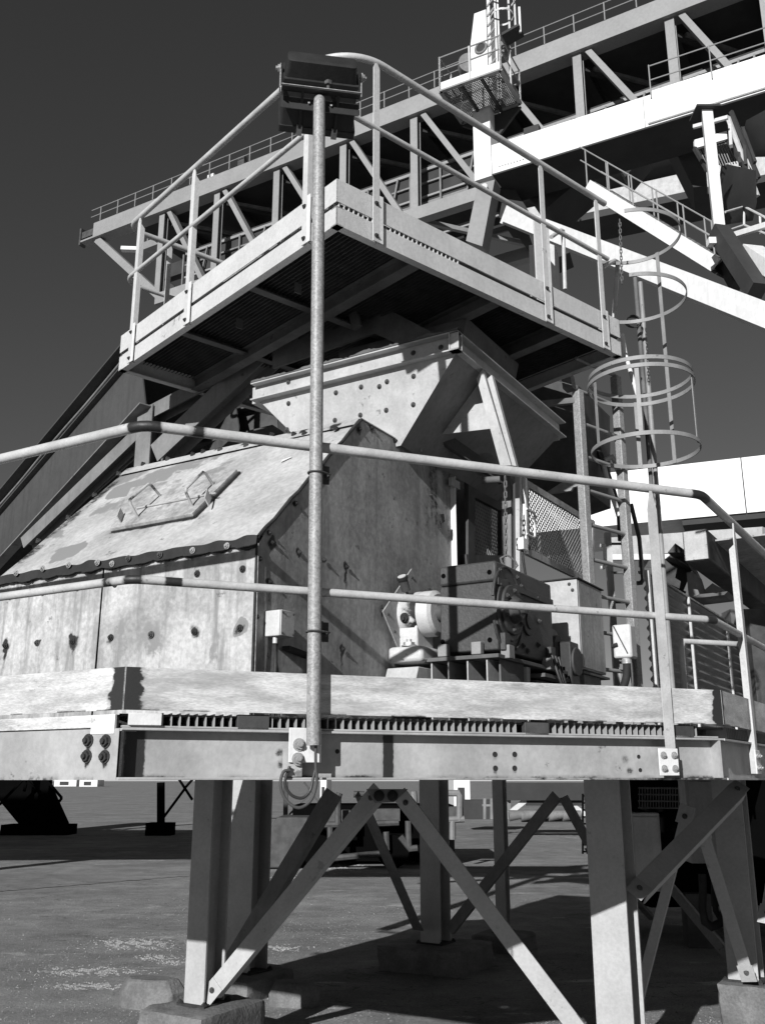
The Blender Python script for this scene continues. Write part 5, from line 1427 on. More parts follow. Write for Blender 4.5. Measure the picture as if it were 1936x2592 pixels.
# ================================================================== CORRUGATED COVER AND MACHINERY AT RIGHT
P0 = W(1390, 1236, 7.2); zt = P0.z
CV = thing('corrugated_cover', V((P0.x, P0.y, 1.84)), 'grey corrugated sheet cover receding behind the right end of the handrail', 'cover')
s_seams = [0] + [(Wn(*c4(x, y), P0, un) - P0).dot(u2) for x, y in ((975, 1700), (1318, 2050))] + [9.0]
for k in range(3):
    a, b = s_seams[k], s_seams[k + 1]
    n = 150; m = MB(); vs = []
    for i in range(n + 1):
        z = 1.7 + (zt - 1.7) * i / n
        o = .012 * math.cos(2 * math.pi * z / .076)
        for s in (a, b): vs.append(V((P0.x, P0.y, 0)) + u2 * (s + (.01 if s == b and k < 2 else 0)) + un * (o + .002 * k) + Z * z)
    m.add(vs, [(2 * i, 2 * i + 1, 2 * i + 3, 2 * i + 2) for i in range(n)]); m.build('corrugated_sheet', 'corrugated', CV)
    if k: m = MB(); m.box(V((P0.x, P0.y, 1.7)) + u2 * (a - .0) + un * .016, u2 * .03, un * .02, Z * (zt - 1.7)); m.build('seam_angle', 'upper_rail', CV)
m = MB(); m.box(V((P0.x, P0.y, zt)) - un * .05, u2 * 9, un * .075, Z * .015); m.build('cap_flashing', 'side_paint', CV)
m = MB(); m.box(V((P0.x, P0.y, 1.84)) - u2 * .05 + un * .02, u2 * .04, un * .03, Z * (zt - 1.84)); m.build('edge_post', 'upper_rail', CV)
BM = thing('box_beam', W(1498, 1182, 8.5), 'dark box beam with a shadow-striped end face behind the right handrail', 'beam')
b0 = W(1471.5, 1147.5, 8.6); b1 = Wn(1526, 1150, b0, u2); hgt = b0.z - W(1473, 1215, 8.6).z
m = MB(); m.box(b0 - Z * hgt, b1 - b0 - Z * (b1.z - b0.z), u2 * 6.5, Z * hgt); m.build('body', 'dark_steel', BM, bevel=.02)  # body in dark steel, darker than its end plate
m = MB(); bb = b0 - Z * hgt - u2 * .004; m.box(bb + (b1 - b0) * .03 + Z * .012, (V((b1.x - b0.x, b1.y - b0.y, 0))) * .94, -u2 * .008, Z * (hgt - .024)); m.build('end_plate', 'hopper_paint', BM, bevel=.006)
m = MB(); m.box(b0 + V((b1.x - b0.x, b1.y - b0.y, 0)) * 1.02 + u2 * .3 - Z * .06, u2 * 6, un * .5, Z * .015); m.build('walk_strip', 'side_paint', BM)
TR = thing('idler_trough', W(1530, 1300, 9), 'dark steel trough frame hanging below the dark box beam', 'frame')
for (pts, dpt, mt_) in ((((960, 1170), (1010, 1165), (1070, 1360), (980, 1395)), 9.0, 'frame_paint'), (((980, 1395), (1070, 1355), (1310, 1330), (1280, 1360)), 9.0, 'under_paint'), (((1070, 1355), (1180, 1260), (1300, 1330)), 9.3, 'frame_paint'), (((800, 1000), (865, 922), (925, 965), (925, 1000)), 9.0, 'dark_steel'), (((800, 1005), (925, 1005), (1010, 1165), (960, 1100)), 9.2, 'dark_steel')):
    m = MB(); m.prism([W(*c4(x, y), dpt) for x, y in pts], V((0, .02, 0)) + u2 * .4); m.build('plate', mt_, TR)
m = MB(); m.prof(W(*c4(740, 1160), 9.6), W(*c4(960, 1260), 9.6), Hs(.3, .3, .02, .02)); m.build('cross_member', 'dark_steel', TR)
m = MB(); m.box(W(*c4(1480, 1480), 10), V((.35, 0, 0)), V((0, .3, 0)), Z * -1.2); m.build('support_leg', 'dark_steel', TR)
m = MB(); m.box(W(*c4(1330, 1480), 11), V((.28, 0, 0)), V((0, .3, 0)), Z * -.6); m.build('support_leg', 'under_paint', TR)
FCv = thing('walkway_conveyor', W(1430, 1190, 17), 'pale thin conveyor walkway passing behind the dark box beam', 'conveyor')
for (a, b, h_, mt_) in (((330, 960), (1629, 880), .35, 'hopper_paint'), ((330, 935), (1629, 848), .05, 'white_paint'), ((330, 1045), (1629, 1040), .1, 'white_paint'), ((600, 1100), (930, 1085), .12, 'frame_paint')):
    m = MB(); p0, p1 = W(*c4(*a), 17.5), W(*c4(*b), 15.2); m.bar(p0, p1, .2, h_); m.build('beam', mt_, FCv)
fl_ = MB(); fl_.prism([W(*c4(x, y), 16.5) for x, y in ((790, 1150), (1000, 1152), (940, 1105), (830, 1108))], V((0, .4, 0))); fl_.build('lamp_shade', 'upper_paint', FCv)

# white box girder at right
g0 = W(1500, 1000, 18); aG = -68
gl_, gr_ = Wp(1120, 1034, g0, aG), Wp(1760, 975, g0, aG)
zt_, zb_ = g0.z, Wp(1500, 1118, g0, aG).z
WG = thing('white_box_girder', gl_, 'huge white box girder crossing the sky behind the ladder at the right', 'girder')
gd_ = (gr_ - gl_); gd_.z = 0; nn_ = V((-gd_.y, gd_.x, 0)).normalized(); nn_ = nn_ if nn_.y > 0 else -nn_
L1 = (Wp(1600, 1000, g0, aG) - gl_); L1.z = 0
m = MB(); m.box(V((gl_.x, gl_.y, zb_)), gd_.normalized() * (L1.length - .01), nn_ * 2.2, Z * (zt_ - zb_)); m.build('girder_section', 'crane_white', WG)
m = MB(); m.box(V((gl_.x, gl_.y, zb_)) + gd_.normalized() * (L1.length + .01), gd_.normalized() * 26, nn_ * 2.2, Z * (zt_ - zb_)); m.build('girder_section', 'crane_white', WG)
m = MB(); m.box(V((gl_.x, gl_.y, zb_ - .12)) + nn_ * .05 + gd_.normalized() * 3.2, gd_.normalized() * 27, nn_ * 2.4, Z * .119); m.build('bottom_flange', 'boom_dark', WG)  # dark slab, shade of the girder underside put into its colour

# ================================================================== BIG CRANE BEHIND: BOOM TRUSS
AB = -59.4
Pb = W(1250, 66, 41); zb1 = Pb.z
ab = dr(AB); bn = dr(AB - 90); bn = bn if bn.y < 0 else -bn       # outwards (towards camera)
BO = thing('boom_truss', Wz(202, 485, zb1), 'long grey lattice boom crossing high behind everything with a thin handrail on top', 'crane boom')
def bp(x, y): return Wp(x, y, Pb, AB)
bl0 = bp(176, 500); bl0.z = zb1
def along(p): return (p - bl0).dot(-ab)
zc0 = bp(826, 270).z
zlo1 = bp(1025, 405).z; zlo0 = zlo1 - .75
def bx(x, y): return along(bp(x, y))
LB = 62
def BP(s, o, z): return V((bl0.x, bl0.y, 0)) - ab * s - bn * o + Z * z
m = MB(); m.box(BP(1.2, 0, zc0), -ab * (LB - 1), -bn * .6, Z * (zb1 - zc0)); m.build('top_chord', 'boom_paint', BO)
m = MB(); m.box(BP(.2, -.15, zc0 - .16), -ab * LB, -bn * .9, Z * .12); m.build('chord_flange', 'boom_paint', BO)
m = MB(); m.box(BP(0, 0, zc0 - .2), ab * .15, -bn * .5, Z * 1.3); m.box(BP(-.1, .1, zc0 + .3), -ab * 1.2, -bn * .3, Z * .5); m.build('end_buffer', 'dark_steel', BO)
s_lo = bx(335, 640)
m = MB(); m.box(BP(s_lo, 0, zlo0), -ab * (LB - s_lo), -bn * .6, Z * (zlo1 - zlo0)); m.build('bottom_chord', 'boom_paint', BO)
xs = [(348, 466), (467, 417), (595, 381), (739, 305), (891, 245), (1062, 180), (1243, 115), (1443, 40), (1646, -30)]
ss = [bx(*p) for p in xs] + [bx(1646, -30) + 6.6, bx(1646, -30) + 13]
for i, s in enumerate(ss):
    m = MB(); m.prof(BP(s, .3, zlo1), BP(s, .3, zc0 - .16), Hs(.45, .4, .03, .05), -bn); m.build('vertical', 'boom_paint', BO)
    m = MB(); m.prof(BP(s, 7.0, zlo1), BP(s, 7.0, zc0 - .16), Hs(.45, .4, .03, .05), -bn); m.build('vertical', 'boom_dark', BO)  # rear truss in the darker twin, its shade put into the colour
    m = MB(); m.prof(BP(s, .6, zc0 - .35), BP(s, 6.8, zc0 - .35), Hs(.4, .5, .03, .05)); m.build('cross_beam', 'boom_dark', BO)
    m = MB(); m.prof(BP(s, .6, zlo0 + .4), BP(s, 6.8, zlo0 + .4), Hs(.4, .5, .03, .05)); m.build('cross_beam', 'boom_paint', BO)
    if i < len(ss) - 1:
        s2 = ss[i + 1]
        m = MB(); m.bar(BP(s + .6, .3, zc0 - .2), BP(s2 - .9, .3, zlo1 + .02), .3, .5, -bn); m.build('diagonal', 'boom_paint', BO)
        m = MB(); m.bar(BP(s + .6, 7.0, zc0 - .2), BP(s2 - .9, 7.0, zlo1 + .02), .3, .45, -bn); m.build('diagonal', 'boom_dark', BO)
        m = MB(); m.bar(BP(s, .6, zlo0 + .3), BP(s2, 6.8, zlo0 + .3), .25, .25); m.build('wind_brace', 'boom_paint', BO)
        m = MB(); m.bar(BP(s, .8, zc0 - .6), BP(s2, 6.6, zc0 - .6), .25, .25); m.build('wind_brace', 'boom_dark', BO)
m = MB(); m.bar(BP(ss[0] - 6, .3, zc0 - .2), BP(s_lo + .3, .3, zlo0 + .5), .5, .5, -bn); m.build('end_diagonal', 'boom_paint', BO)
m = MB(); m.bar(BP(ss[0] - 6, 7, zc0 - .2), BP(s_lo + .3, 7, zlo0 + .5), .4, .4, -bn); m.build('end_diagonal', 'boom_dark', BO)
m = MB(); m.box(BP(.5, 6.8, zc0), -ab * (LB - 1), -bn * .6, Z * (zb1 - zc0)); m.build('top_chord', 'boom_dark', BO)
m = MB(); m.box(BP(s_lo, 6.8, zlo0), -ab * (LB - s_lo), -bn * .6, Z * (zlo1 - zlo0)); m.build('bottom_chord', 'boom_paint', BO)
m = MB(); m.box(BP(4.5, .61, zc0 + .02), -ab * (LB - 6), -bn * 6.15, Z * .08); m.build('deck', 'boom_dark', BO)
m = MB(); m.box(BP(ss[0] + 2, 1.6, zlo1 + 1.3), -ab * (LB - 14), -bn * 4.2, Z * 2.3); m.build('belt_shade_box', 'boom_dark', BO)  # added dark box, blocks light through the boom and darkens its interior
m = MB(); m.box(BP(ss[0] + 3, 1.5, zlo1 + 1.0), -ab * (LB - 14), -bn * .2, Z * .25); m.build('stringer', 'frame_paint', BO)
for zz, oo in ((zlo1 + .6, 2.2), (zlo1 + .5, 5.3)):
    m = MB(); m.box(BP(ss[0] + .3, oo, zz), -ab * (LB - 12), -bn * .2, Z * .3); m.build('stringer', 'frame_paint', BO)
for zz, oo, hh, mt_ in ((zlo1 + 1.5, 1.45, .12, 'boom_paint'), (zlo1 + 2.4, 1.45, .1, 'frame_paint'), (zlo1 + 3.2, 1.45, .18, 'boom_paint'), (zlo1 + .1, 3.2, .25, 'boom_paint'), (zlo1 + .1, 4.8, .25, 'frame_paint')):
    m = MB(); m.box(BP(ss[0] + 1, oo, zz), -ab * (LB - 12), -bn * .12, Z * hh); m.build('stringer', mt_, BO)
for i in range(len(ss) - 1):
    for f_ in (.2, .5, .8):
        s_ = ss[i] + (ss[i + 1] - ss[i]) * f_
        m = MB(); m.bar(BP(s_, 1.4, zlo1 + .2), BP(s_ + (.6 if f_ == .5 else 0), 1.4, zlo1 + 3.2), .1, .12, -bn); m.build('idler_support', 'frame_paint', BO)
    m = MB(); m.bar(BP(ss[i] + .5, 1.2, zc0 - .5), BP(ss[i + 1] - .5, 5.5, zc0 - .5), .2, .2); m.build('wind_brace', 'frame_paint', BO)
# handrail on the boom
for zz in (1.08, .55):
    m = MB(); m.tube([BP(.9, .0, zb1 + zz), BP(LB - .5, .0, zb1 + zz)], .03, 6); m.build('handrail', 'boom_paint', BO)
pm = MB(); pm.tube([(0, 0, 0), (0, 0, 1.1)], .035, 6); pme = pm.mesh('rail_post', 'boom_paint')
s = 1.8
while s < LB - 1:
    piece('rail_post', pme, BP(s, .0, zb1), BO); s += 1.62
m = MB(); m.tube([BP(2.5, 2.0, zc0 + .9), BP(10, 2.0, zc0 + .9)], .03, 6); m.build('handrail', 'boom_paint', BO)
m = MB(); m.box(BP(bx(512, 340) , .1, zb1), -ab * .5, -bn * .3, Z * .7); m.build('lamp', 'dark_steel', BO); m = MB(); m.box(BP(bx(446, 380), .1, zb1), -ab * .5, -bn * .3, Z * .3); m.build('lamp', 'crane_white', BO)
# inner rear walkway seen under the boom near its end
RW = thing('rear_walkway', W(400, 520, 62), 'thin pale walkway with handrail seen through the end of the boom', 'walkway')
p0, p1 = W(318, 536, 66), W(394, 507, 62)
m = MB(); m.bar(p0, p1, .8, .6); m.build('deck_beam', 'boom_paint', RW)
for h_ in (1., 1.9):
    m = MB(); m.tube([p0 + Z * h_, p1 + Z * h_], .05, 6); m.build('handrail', 'boom_paint', RW)
for k in range(9):
    p = p0.lerp(p1, k / 8); piece('rail_post', pme, p + Z * .3, RW, Z, 0, 1.45)
m = MB(); m.bar(W(263, 538, 58), W(297, 539, 58), .4, .25); m.build('end_beam', 'crane_white', RW)

# ================================================================== WHITE PORTAL: tower, beam, legs, stairs
tf = W(1022, 300, 27); aT = -60; tu, tb = dr(aT), dr(30); tn = -tb
TW = thing('white_tower', W(1040, 390, 27), 'white tapering box tower with round holes in front of the boom', 'tower')
def tp(x, y): return Wn(x, y, tf, tb)
pts = [tp(*p) for p in ((1022, 392), (1059, 385), (1055, 120), cb(735, 100), cb(650, 130), cb(612, 450), (1022, 151))]
wT = (tp(1059, 385) - tp(1022, 392)); wT.z = 0
zlow = tp(1022, 392).z; ztop0, ztop1 = tp(*cb(650, 130)).z, tp(*cb(735, 100)).z
a0 = V((tf.x, tf.y, 0)); wd = wT.length
ztap = tp(*cb(612, 450)).z
m = MB(); m.prism([a0 + Z * zlow, a0 - tu * wd + Z * zlow, a0 - tu * wd + Z * ztop1, a0 - tu * (wd * .28) + Z * ztop0, a0 + Z * ztap], tb * .75); m.build('body', 'crane_white', TW)
dm = MB(); dm.tube([(0, 0, 0), (0, 0, .03)], .17, 20); dme = dm.mesh('port', 'boom_dark'); dr2 = MB(); dr2.tube([(math.cos(t) * .19, math.sin(t) * .19, .02) for t in [2 * math.pi * i / 24 for i in range(24)]], .04, 8, closed=True); dre = dr2.mesh('port_ring', 'frame_paint')
for x, y in ((690, 505),):
    piece('port', dme, tp(*cb(x, y)), TW, -tb); piece('port_ring', dre, tp(*cb(x, y)), TW, -tb)
pc = W(*cb(905, 515), 27.5); m = MB(); m.cyl(pc, pc + V((0, .3, 0)), .33, 24); m.cyl(pc - V((0, .03, 0)), pc, .15, 20); m.build('sheave', 'frame_paint', TW)
pc = W(*cb(575, 650), 27.9); m = MB(); m.cyl(pc, pc + V((0, .3, 0)), .4, 24); m.build('sheave', 'frame_paint', TW)
# service platform round the tower
zp0 = W(950, 194, 26.0).z; pf = Wz(950, 196, zp0); pe2 = Wz(1081, 149, zp0)
pd = (pe2 - pf); pl = pd.length; pd.normalize(); pn = V((-pd.y, pd.x, 0)); pn = pn if pn.y > 0 else -pn
TP = thing('tower_platform', pf, 'small mesh-floored service platform wrapped round the white tower', 'platform')
DP = 1.75
for (o, d, L__, n) in ((pf, pd, pl, -pn), (pf, pn, DP, -pd), (pf + pd * pl, pn, DP, pd), (pf + pn * DP, pd, pl, pn)):
    m = MB(); m.box(o + n * .0, d * L__, -n * .03, Z * .30); m.build('toe_plate', 'crane_white' if n == -pn else 'frame_paint', TP)
    m = MB(); m.box(o + n * .05 - Z * .06, d * L__, -n * .12, Z * .058); m.build('rim', 'boom_paint', TP)
    for h_ in (.75, 1.25):
        m = MB(); m.tube([o + Z * h_, o + d * L__ + Z * h_], .025, 6); m.build('handrail', 'boom_paint', TP)
    for k in range(3):
        m = MB(); m.tube([o + d * (L__ * k / 2), o + d * (L__ * k / 2) + Z * 1.27], .035, 6); m.build('rail_post', 'upper_paint', TP)
m = MB(); k = .05
while k < pl: m.box(pf + pd * k - Z * .02, pd * .02, pn * DP, Z * .03); k += .055
k = .05
while k < DP: m.box(pf + pn * k - Z * .015, pn * .02, pd * pl, Z * .02); k += .07
m.build('grating', 'under_paint', TP, kind='stuff')
for k in (.33, .66):
    m = MB(); m.box(pf + pd * pl * k - Z * .12, pd * .08, pn * DP, Z * .1); m.build('joist', 'boom_dark', TP)
for (a, b) in (((960, 205), (985, 231)), ((985, 232), (1022, 262))):
    m = MB(); m.bar(W(*a, 28.2), W(b[0] + 20, b[1] + 10, 28.6), .15, .15); m.build('knee_brace', 'boom_dark', TP)
m = MB(); m.prism([pf + pn * DP - Z * .13, pf + pn * DP + pd * pl - Z * .13, pf + pn * DP + pd * pl * .6 - Z * 1.], pn * .1); m.build('bracket_plate', 'boom_dark', TP)
TL = thing('tower_ladder', W(1060, 130, 26.6), 'tall caged ladder mast rising out of the frame beside the white tower', 'ladder')
for x in (1053.5, 1069, 1073):
    p = W(x + 2, 135, 26.4); m = MB(); m.box(V((p.x, p.y, zp0)), V((.09, 0, 0)), V((0, .09, 0)), Z * 7); m.build('mast_leg', 'crane_white', TL)
pl0, pl1 = W(1055, 135, 26.4), W(1070, 135, 26.4)
for k in range(16):
    z = zp0 + .4 * k; m = MB(); m.bar(V((pl0.x, pl0.y, z)), V((pl1.x, pl1.y, z + (.35 if k % 2 else .35))), .05, .05); m.build('lacing', 'boom_paint', TL)
for (x, y) in ((1084, 38), (1086, 3), (1086, -30)):
    c_ = W(x, y, 26.4); m = MB(); m.strip([c_ + V((math.cos(t) * .36, math.sin(t) * .36, 0)) for t in [math.pi * 2 * i / 24 for i in range(25)]], Z * .07, [V((math.cos(t), math.sin(t), 0)) * .015 for t in [math.pi * 2 * i / 24 for i in range(25)]]); m.build('cage_hoop', 'upper_paint', TL)
for x in (1098, 1111): 
    p = W(x, 60, 26.4); m = MB(); m.box(p - Z * .1, V((.06, 0, 0)), V((0, .06, 0)), Z * 4); m.build('cage_strap', 'upper_paint', TL)
m = MB(); p = W(1121, 68, 26.4); m.box(p, V((.07, 0, 0)), V((0, .07, 0)), Z * 1.0); m.build('post', 'crane_white', TL)
m = MB(); p = W(1083, 76, 26.4); m.box(p, V((.55, -.15, .25)), V((.25, .5, 0)), Z * .1); m.build('rest_deck', 'boom_dark', TL)

aP = -62.; pu, pb2 = dr(aP), dr(aP + 90)
bt = W(1098, 302, 26.5); zt2 = bt.z; zb2 = Wp(1098, 366, bt, aP).z
PBm = thing('portal_beam', bt, 'massive white horizontal portal beam running right from the tower', 'beam')
s0 = Wp(1058, 316, bt, aP); LP = 24
m = MB(); m.box(V((s0.x, s0.y, zb2)), -pu * LP, pb2 * 1.7, Z * (zt2 - zb2)); m.build('box_section', 'crane_white', PBm)
m = MB(); m.box(V((s0.x, s0.y, zb2 - .06)) - pb2 * .03 - pu * .0, -pu * LP, pb2 * 1.78, Z * .058); m.build('bottom_flange', 'boom_dark', PBm)  # dark slab carries the shaded underside of the beam in its colour
w0 = Wp(1405, 196, bt, aP)
for h_ in (.5, 1.0):
    m = MB(); m.tube([V((w0.x, w0.y, zt2 + h_)), V((w0.x, w0.y, zt2 + h_)) - pu * 12], .02, 6); m.build('handrail', 'boom_paint', PBm)
for k in range(7):
    m = MB(); p = V((w0.x, w0.y, zt2 - .15)) - pu * (1.75 * k) - pb2 * .03; m.tube([p, p + Z * 1.17], .02, 6); m.build('rail_post', 'boom_paint', PBm)
m = MB(); m.box(V((w0.x, w0.y, zt2)), -pu * 12, pb2 * .02, Z * .12); m.build('toe_plate', 'crane_white', PBm)
for k in range(1, 5):
    m = MB(); m.box(V((s0.x, s0.y, zb2 + .02)) - pu * (4.9 * k) - pb2 * .006, -pu * .02, pb2 * .008, Z * (zt2 - zb2 - .04)); m.build('splice_line', 'boom_paint', PBm)
for zz_ in (zb2 + .09,):
    m = MB(); m.tube([V((s0.x, s0.y, zz_)) - pu * 5 - pb2 * .05, V((s0.x, s0.y, zz_)) - pu * 23 - pb2 * .05], .022, 6); m.build('cable_pipe', 'upper_paint', PBm)
for k in range(10):
    piece('bolt_head', B_dark, V((s0.x, s0.y, zb2 + .2)) - pu * (.3 + .1 * k), PBm, -pb2, 0, 1.4)
m = MB(); m.cbox(V((s0.x, s0.y, zt2 + .12)) - pu * 1.4 + pb2 * .1, pu * .5, pb2 * .2, Z * .24); m.build('lamp', 'boom_dark', PBm)
# legs below
LG = thing('pivot_leg', W(1050, 395, 26.5), 'grey tapering leg with a round pivot below the white tower', 'leg')
m = MB(); m.prism([W(*p, 26.8) for p in ((1031, 398), (1068, 388), (1041, 532), (1006, 520))], V((.25, .5, 0))); m.build('leg_box', 'boom_paint', LG)
pc = W(1046, 405, 26.75); m = MB(); m.cyl(pc - tb * .05, pc, .12, 20); m.build('pivot', 'upper_paint', LG)
m = MB(); m.prism([W(*p, 27.5) for p in ((1072, 388), (1106, 400), (1150, 470), (1120, 478), (1078, 470))], V((.6, 1.2, 0))); m.build('knuckle', 'boom_dark', LG)
m = MB(); m.prism([W(*p, 26.6) for p in ((1130, 470), (1165, 478), (1230, 545), (1195, 560), (1150, 530))], V((.3, .9, 0))); m.build('knuckle', 'boom_dark', LG)
m = MB(); m.prism([W(*p, 25) for p in ((1142, 530), (1196, 520), (1200, 640), (1145, 640))], V((.3, .9, 0))); m.build('leg_box', 'upper_paint', LG)
DB = thing('white_diagonal_boom', W(1110, 468, 27), 'long white beam slanting down to the right edge across the sky', 'beam')
p0, p1 = W(1105, 468, 24), W(1760, 726, 16.5)
m = MB(); m.bar(p0, p1, .6, .53); m.build('box_section', 'crane_white', DB)
m = MB(); dd = (p1 - p0).normalized(); m.bar(p0 - Z * .30, p1 - Z * .30, .68, .06); m.build('bottom_flange', 'boom_dark', DB)  # shaded underside of the white beam, put into a dark strip
# stairs
ST = thing('access_stair', W(1270, 410, 24), 'white steel stairway with handrails descending to the hanging white column', 'stairs')
p0, p1 = W(1268, 402, 24), W(1545, 572, 21); dd = p1 - p0
sn = V((-dd.y, dd.x, 0)).normalized(); sn = sn if sn.y > 0 else -sn
m = MB(); m.bar(p0, p1, .06, .36); m.build('stringer', 'crane_white', ST)
m = MB(); m.bar(p0 + sn * .9, p1 + sn * .9, .06, .42); m.build('stringer', 'boom_dark', ST)
m = MB(); m.bar(p0 + sn * .45 - Z * .24, p1 + sn * .45 - Z * .24, .9, .06); m.build('soffit', 'boom_dark', ST)
for o_, mt_ in ((0, 'boom_paint'), (.9, 'boom_paint')):
    for h_ in (.75, 1.2):
        m = MB(); m.tube([p0 + sn * o_ + Z * h_ - dd * .05, p1 + sn * o_ + Z * h_], .02, 6); m.build('handrail', mt_, ST)
    for k in range(6):
        p = p0 + dd * (k / 5) + sn * o_; m = MB(); m.tube([p, p + Z * 1.22], .021, 6); m.build('rail_post', mt_, ST)
for k in range(26):
    p = p0 + dd * ((k + .5) / 26) + Z * .05; m = MB(); m.box(p, sn * .86, V((dd.x, dd.y, 0)).normalized() * .2, Z * .03); m.build('tread', 'boom_paint', ST)
HC = thing('hanging_column', W(1527, 237, 20), 'bright white column hanging from the portal beam with a dark diagonal foot', 'column')
t_ = W(1527, 236, 20.5); b_ = W(1548, 500, 20.5)
m = MB(); m.box(V((t_.x - .14, t_.y, b_.z)), V((.27, .0, 0)), V((.1, .35, 0)), Z * (t_.z - b_.z)); m.build('shaft', 'crane_white', HC)
m = MB(); m.cbox(t_ + V((0, .17, .03)), V((.6, 0, 0)), V((0, .6, 0)), Z * .05); m.build('cap_plate', 'boom_dark', HC)
m = MB(); m.bar(W(1551, 500, 20.4), W(1635, 628, 19.2), .38, .38); m.build('foot_arm', 'boom_dark', HC)
m = MB(); m.bar(W(1545, 535, 21.5), W(1590, 618, 20.8), .25, .25); m.build('foot_arm', 'boom_dark', HC)
m = MB(); m.bar(W(1572, 512, 20.8), W(1700, 472, 19), .12, .13); m.build('outrigger', 'crane_white', HC)
m = MB(); m.cbox(W(1537, 523, 20.3), V((.2, 0, 0)), V((0, .2, 0)), Z * .16); m.build('bracket', 'crane_white', HC)
for (a, b, da, db) in (((1565, 458), (1606, 446), 21, 22), ((1606, 446), (1652, 470), 22, 20), ((1565, 500), (1606, 486), 21, 22), ((1606, 486), (1652, 505), 22, 20), ((1640, 462), (1642, 505), 21, 21), ((1606, 446), (1606, 490), 22, 22)):
    m = MB(); m.tube([W(*a, da), W(*b, db)], .03, 6); m.build('handrail', 'upper_paint', HC)
m = MB(); m.bar(W(1620, 545, 20), W(1720, 610, 18.5), .5, .35); m.build('stair_flight', 'crane_white', HC)
m = MB(); m.bar(W(1600, 552, 20.6), W(1720, 632, 19), .6, .2); m.build('stair_soffit', 'boom_dark', HC)
DL = thing('dark_portal_leg', W(1470, 330, 25), 'dark shaded leg bending down from under the portal beam', 'leg')
m = MB(); m.prism([W(*p, 26) for p in (cc(870, 250), cc(1110, 190), cc(1180, 420), cc(1200, 680), cc(1090, 690), cc(1010, 530))], V((.5, 1.4, 0))); m.build('leg_box', 'boom_dark', DL)
CG = thing('cable_cage', W(1560, 400, 22.5), 'dark caged service box with white panels right of the hanging column', 'cage')
def ccw(x, y, D): return W(*cc(x, y), D)
m = MB(); m.prism([ccw(1310, 500, 23), ccw(1580, 560, 21), ccw(1585, 810, 21), ccw(1335, 860, 23)], V((.2, .8, 0))); m.build('lower_box', 'boom_dark', CG)
m = MB(); m.prism([ccw(1100, 320, 22.4), ccw(1350, 250, 22.2), ccw(1355, 312, 22.2), ccw(1103, 385, 22.4)], V((.0, .1, 0))); m.build('white_panel', 'crane_white', CG)
for (a, b) in (((1090, 220), (1360, 145)), ((1360, 145), (1590, 760)), ((1385, 100), (1600, 620)), ((1100, 385), (1200, 560)), ((1375, 200), (1385, 370)), ((1440, 380), (1455, 510)), ((1480, 230), (1500, 520)), ((1500, 520), (1580, 640)), ((1355, 312), (1500, 560)), ((1470, 230), (1570, 500))):
    m = MB(); m.bar(ccw(*a, 22.3), ccw(*b, 21.8), .08, .10); m.build('cage_bar', 'boom_dark' if a[0] > 1380 or a[1] > 300 else 'upper_paint', CG)
for k in range(12):
    a_, b_ = ccw(1140 + k * 20, 395 - k * 5, 22.6), ccw(1205 + k * 20, 540 - k * 3, 22.6); m = MB(); m.bar(a_, b_, .02, .02); m.build('mesh_bar', 'boom_paint', CG)
m = MB(); m.prism([ccw(1500, 170, 22), ccw(1700, 60, 21), ccw(1700, 300, 21), ccw(1560, 310, 22)], V((.2, .8, 0))); m.build('upper_box', 'boom_dark', CG)
# second girder further back with walkway
SG = thing('rear_girder', W(1300, 470, 34), 'shaded grey girder with walkway rail behind the white stairway', 'girder')
p0, p1 = W(1130, 492, 36), W(1720, 365, 31)
m = MB(); m.bar(p0, p1, 1.2, 1.0); m.build('web', 'hopper_paint', SG)
m = MB(); m.bar(p0 - Z * .66, p1 - Z * .66, 1.8, .3); m.build('bottom_flange', 'boom_dark', SG)
m = MB(); m.bar(p0 + Z * 1.0, p1 + Z * 1.0, 2.4, .14); m.build('walkway', 'boom_dark', SG)
for h_ in (1.6, 2.2):
    m = MB(); m.tube([p0 + Z * h_, p1 + Z * h_], .05, 6); m.build('handrail', 'boom_paint', SG)
for k in range(16):
    piece('rail_post', pme, p0.lerp(p1, k / 15) + Z * 1.05, SG, Z, 0, 1.05)
m = MB(); m.prism([W(*p, 30) for p in (cc(500, 520), cc(720, 420), cc(560, 610))], V((.5, 1, 0))); m.build('gusset_plate', 'boom_dark', SG)
m = MB(); m.prism([W(*p, 28) for p in (cc(-380, 420), cc(250, 600), cc(-60, 860), cc(-200, 760))], V((.8, 1.5, 0))); m.build('bracket', 'boom_dark', SG)

# ================================================================== FAR YARD
def post(px0, py0, px1, py1, D, w_, par, mt='dark_steel', nm='post'):
    m = MB(); m.bar(W(px0, py0, D), W(px1, py1, D), w_, w_, V((0, 1, 0))); return m.build(nm, mt, par)
GL = thing('gantry_leg', W(80, 1795, 31), 'dark slanting gantry leg with column and stair rail far off at the lower left', 'leg')
m = MB(); m.prism([W(*c8(x, y), 31) for x, y in ((-300, -350), (60, -350), (430, 480), (430, 560), (210, 545), (0, 290))], V((.3, .8, 0))); m.build('slanting_leg', 'shade_black', GL)  # leg and post beyond blackened to silhouettes, shade put into the colour
m = MB(); p = W(88, 1790, 30.6); m.box(V((p.x - .13, p.y, 0)), V((.27, 0, 0)), V((0, .3, 0)), Z * 6); m.build('column', 'shade_black', GL)
m = MB(); p = W(80, 1800, 30.4); m.box(V((p.x - 1.1, p.y, 0)), V((2., 0, 0)), V((0, 1, 0)), Z * .3); m.build('base', 'shade_black', GL)
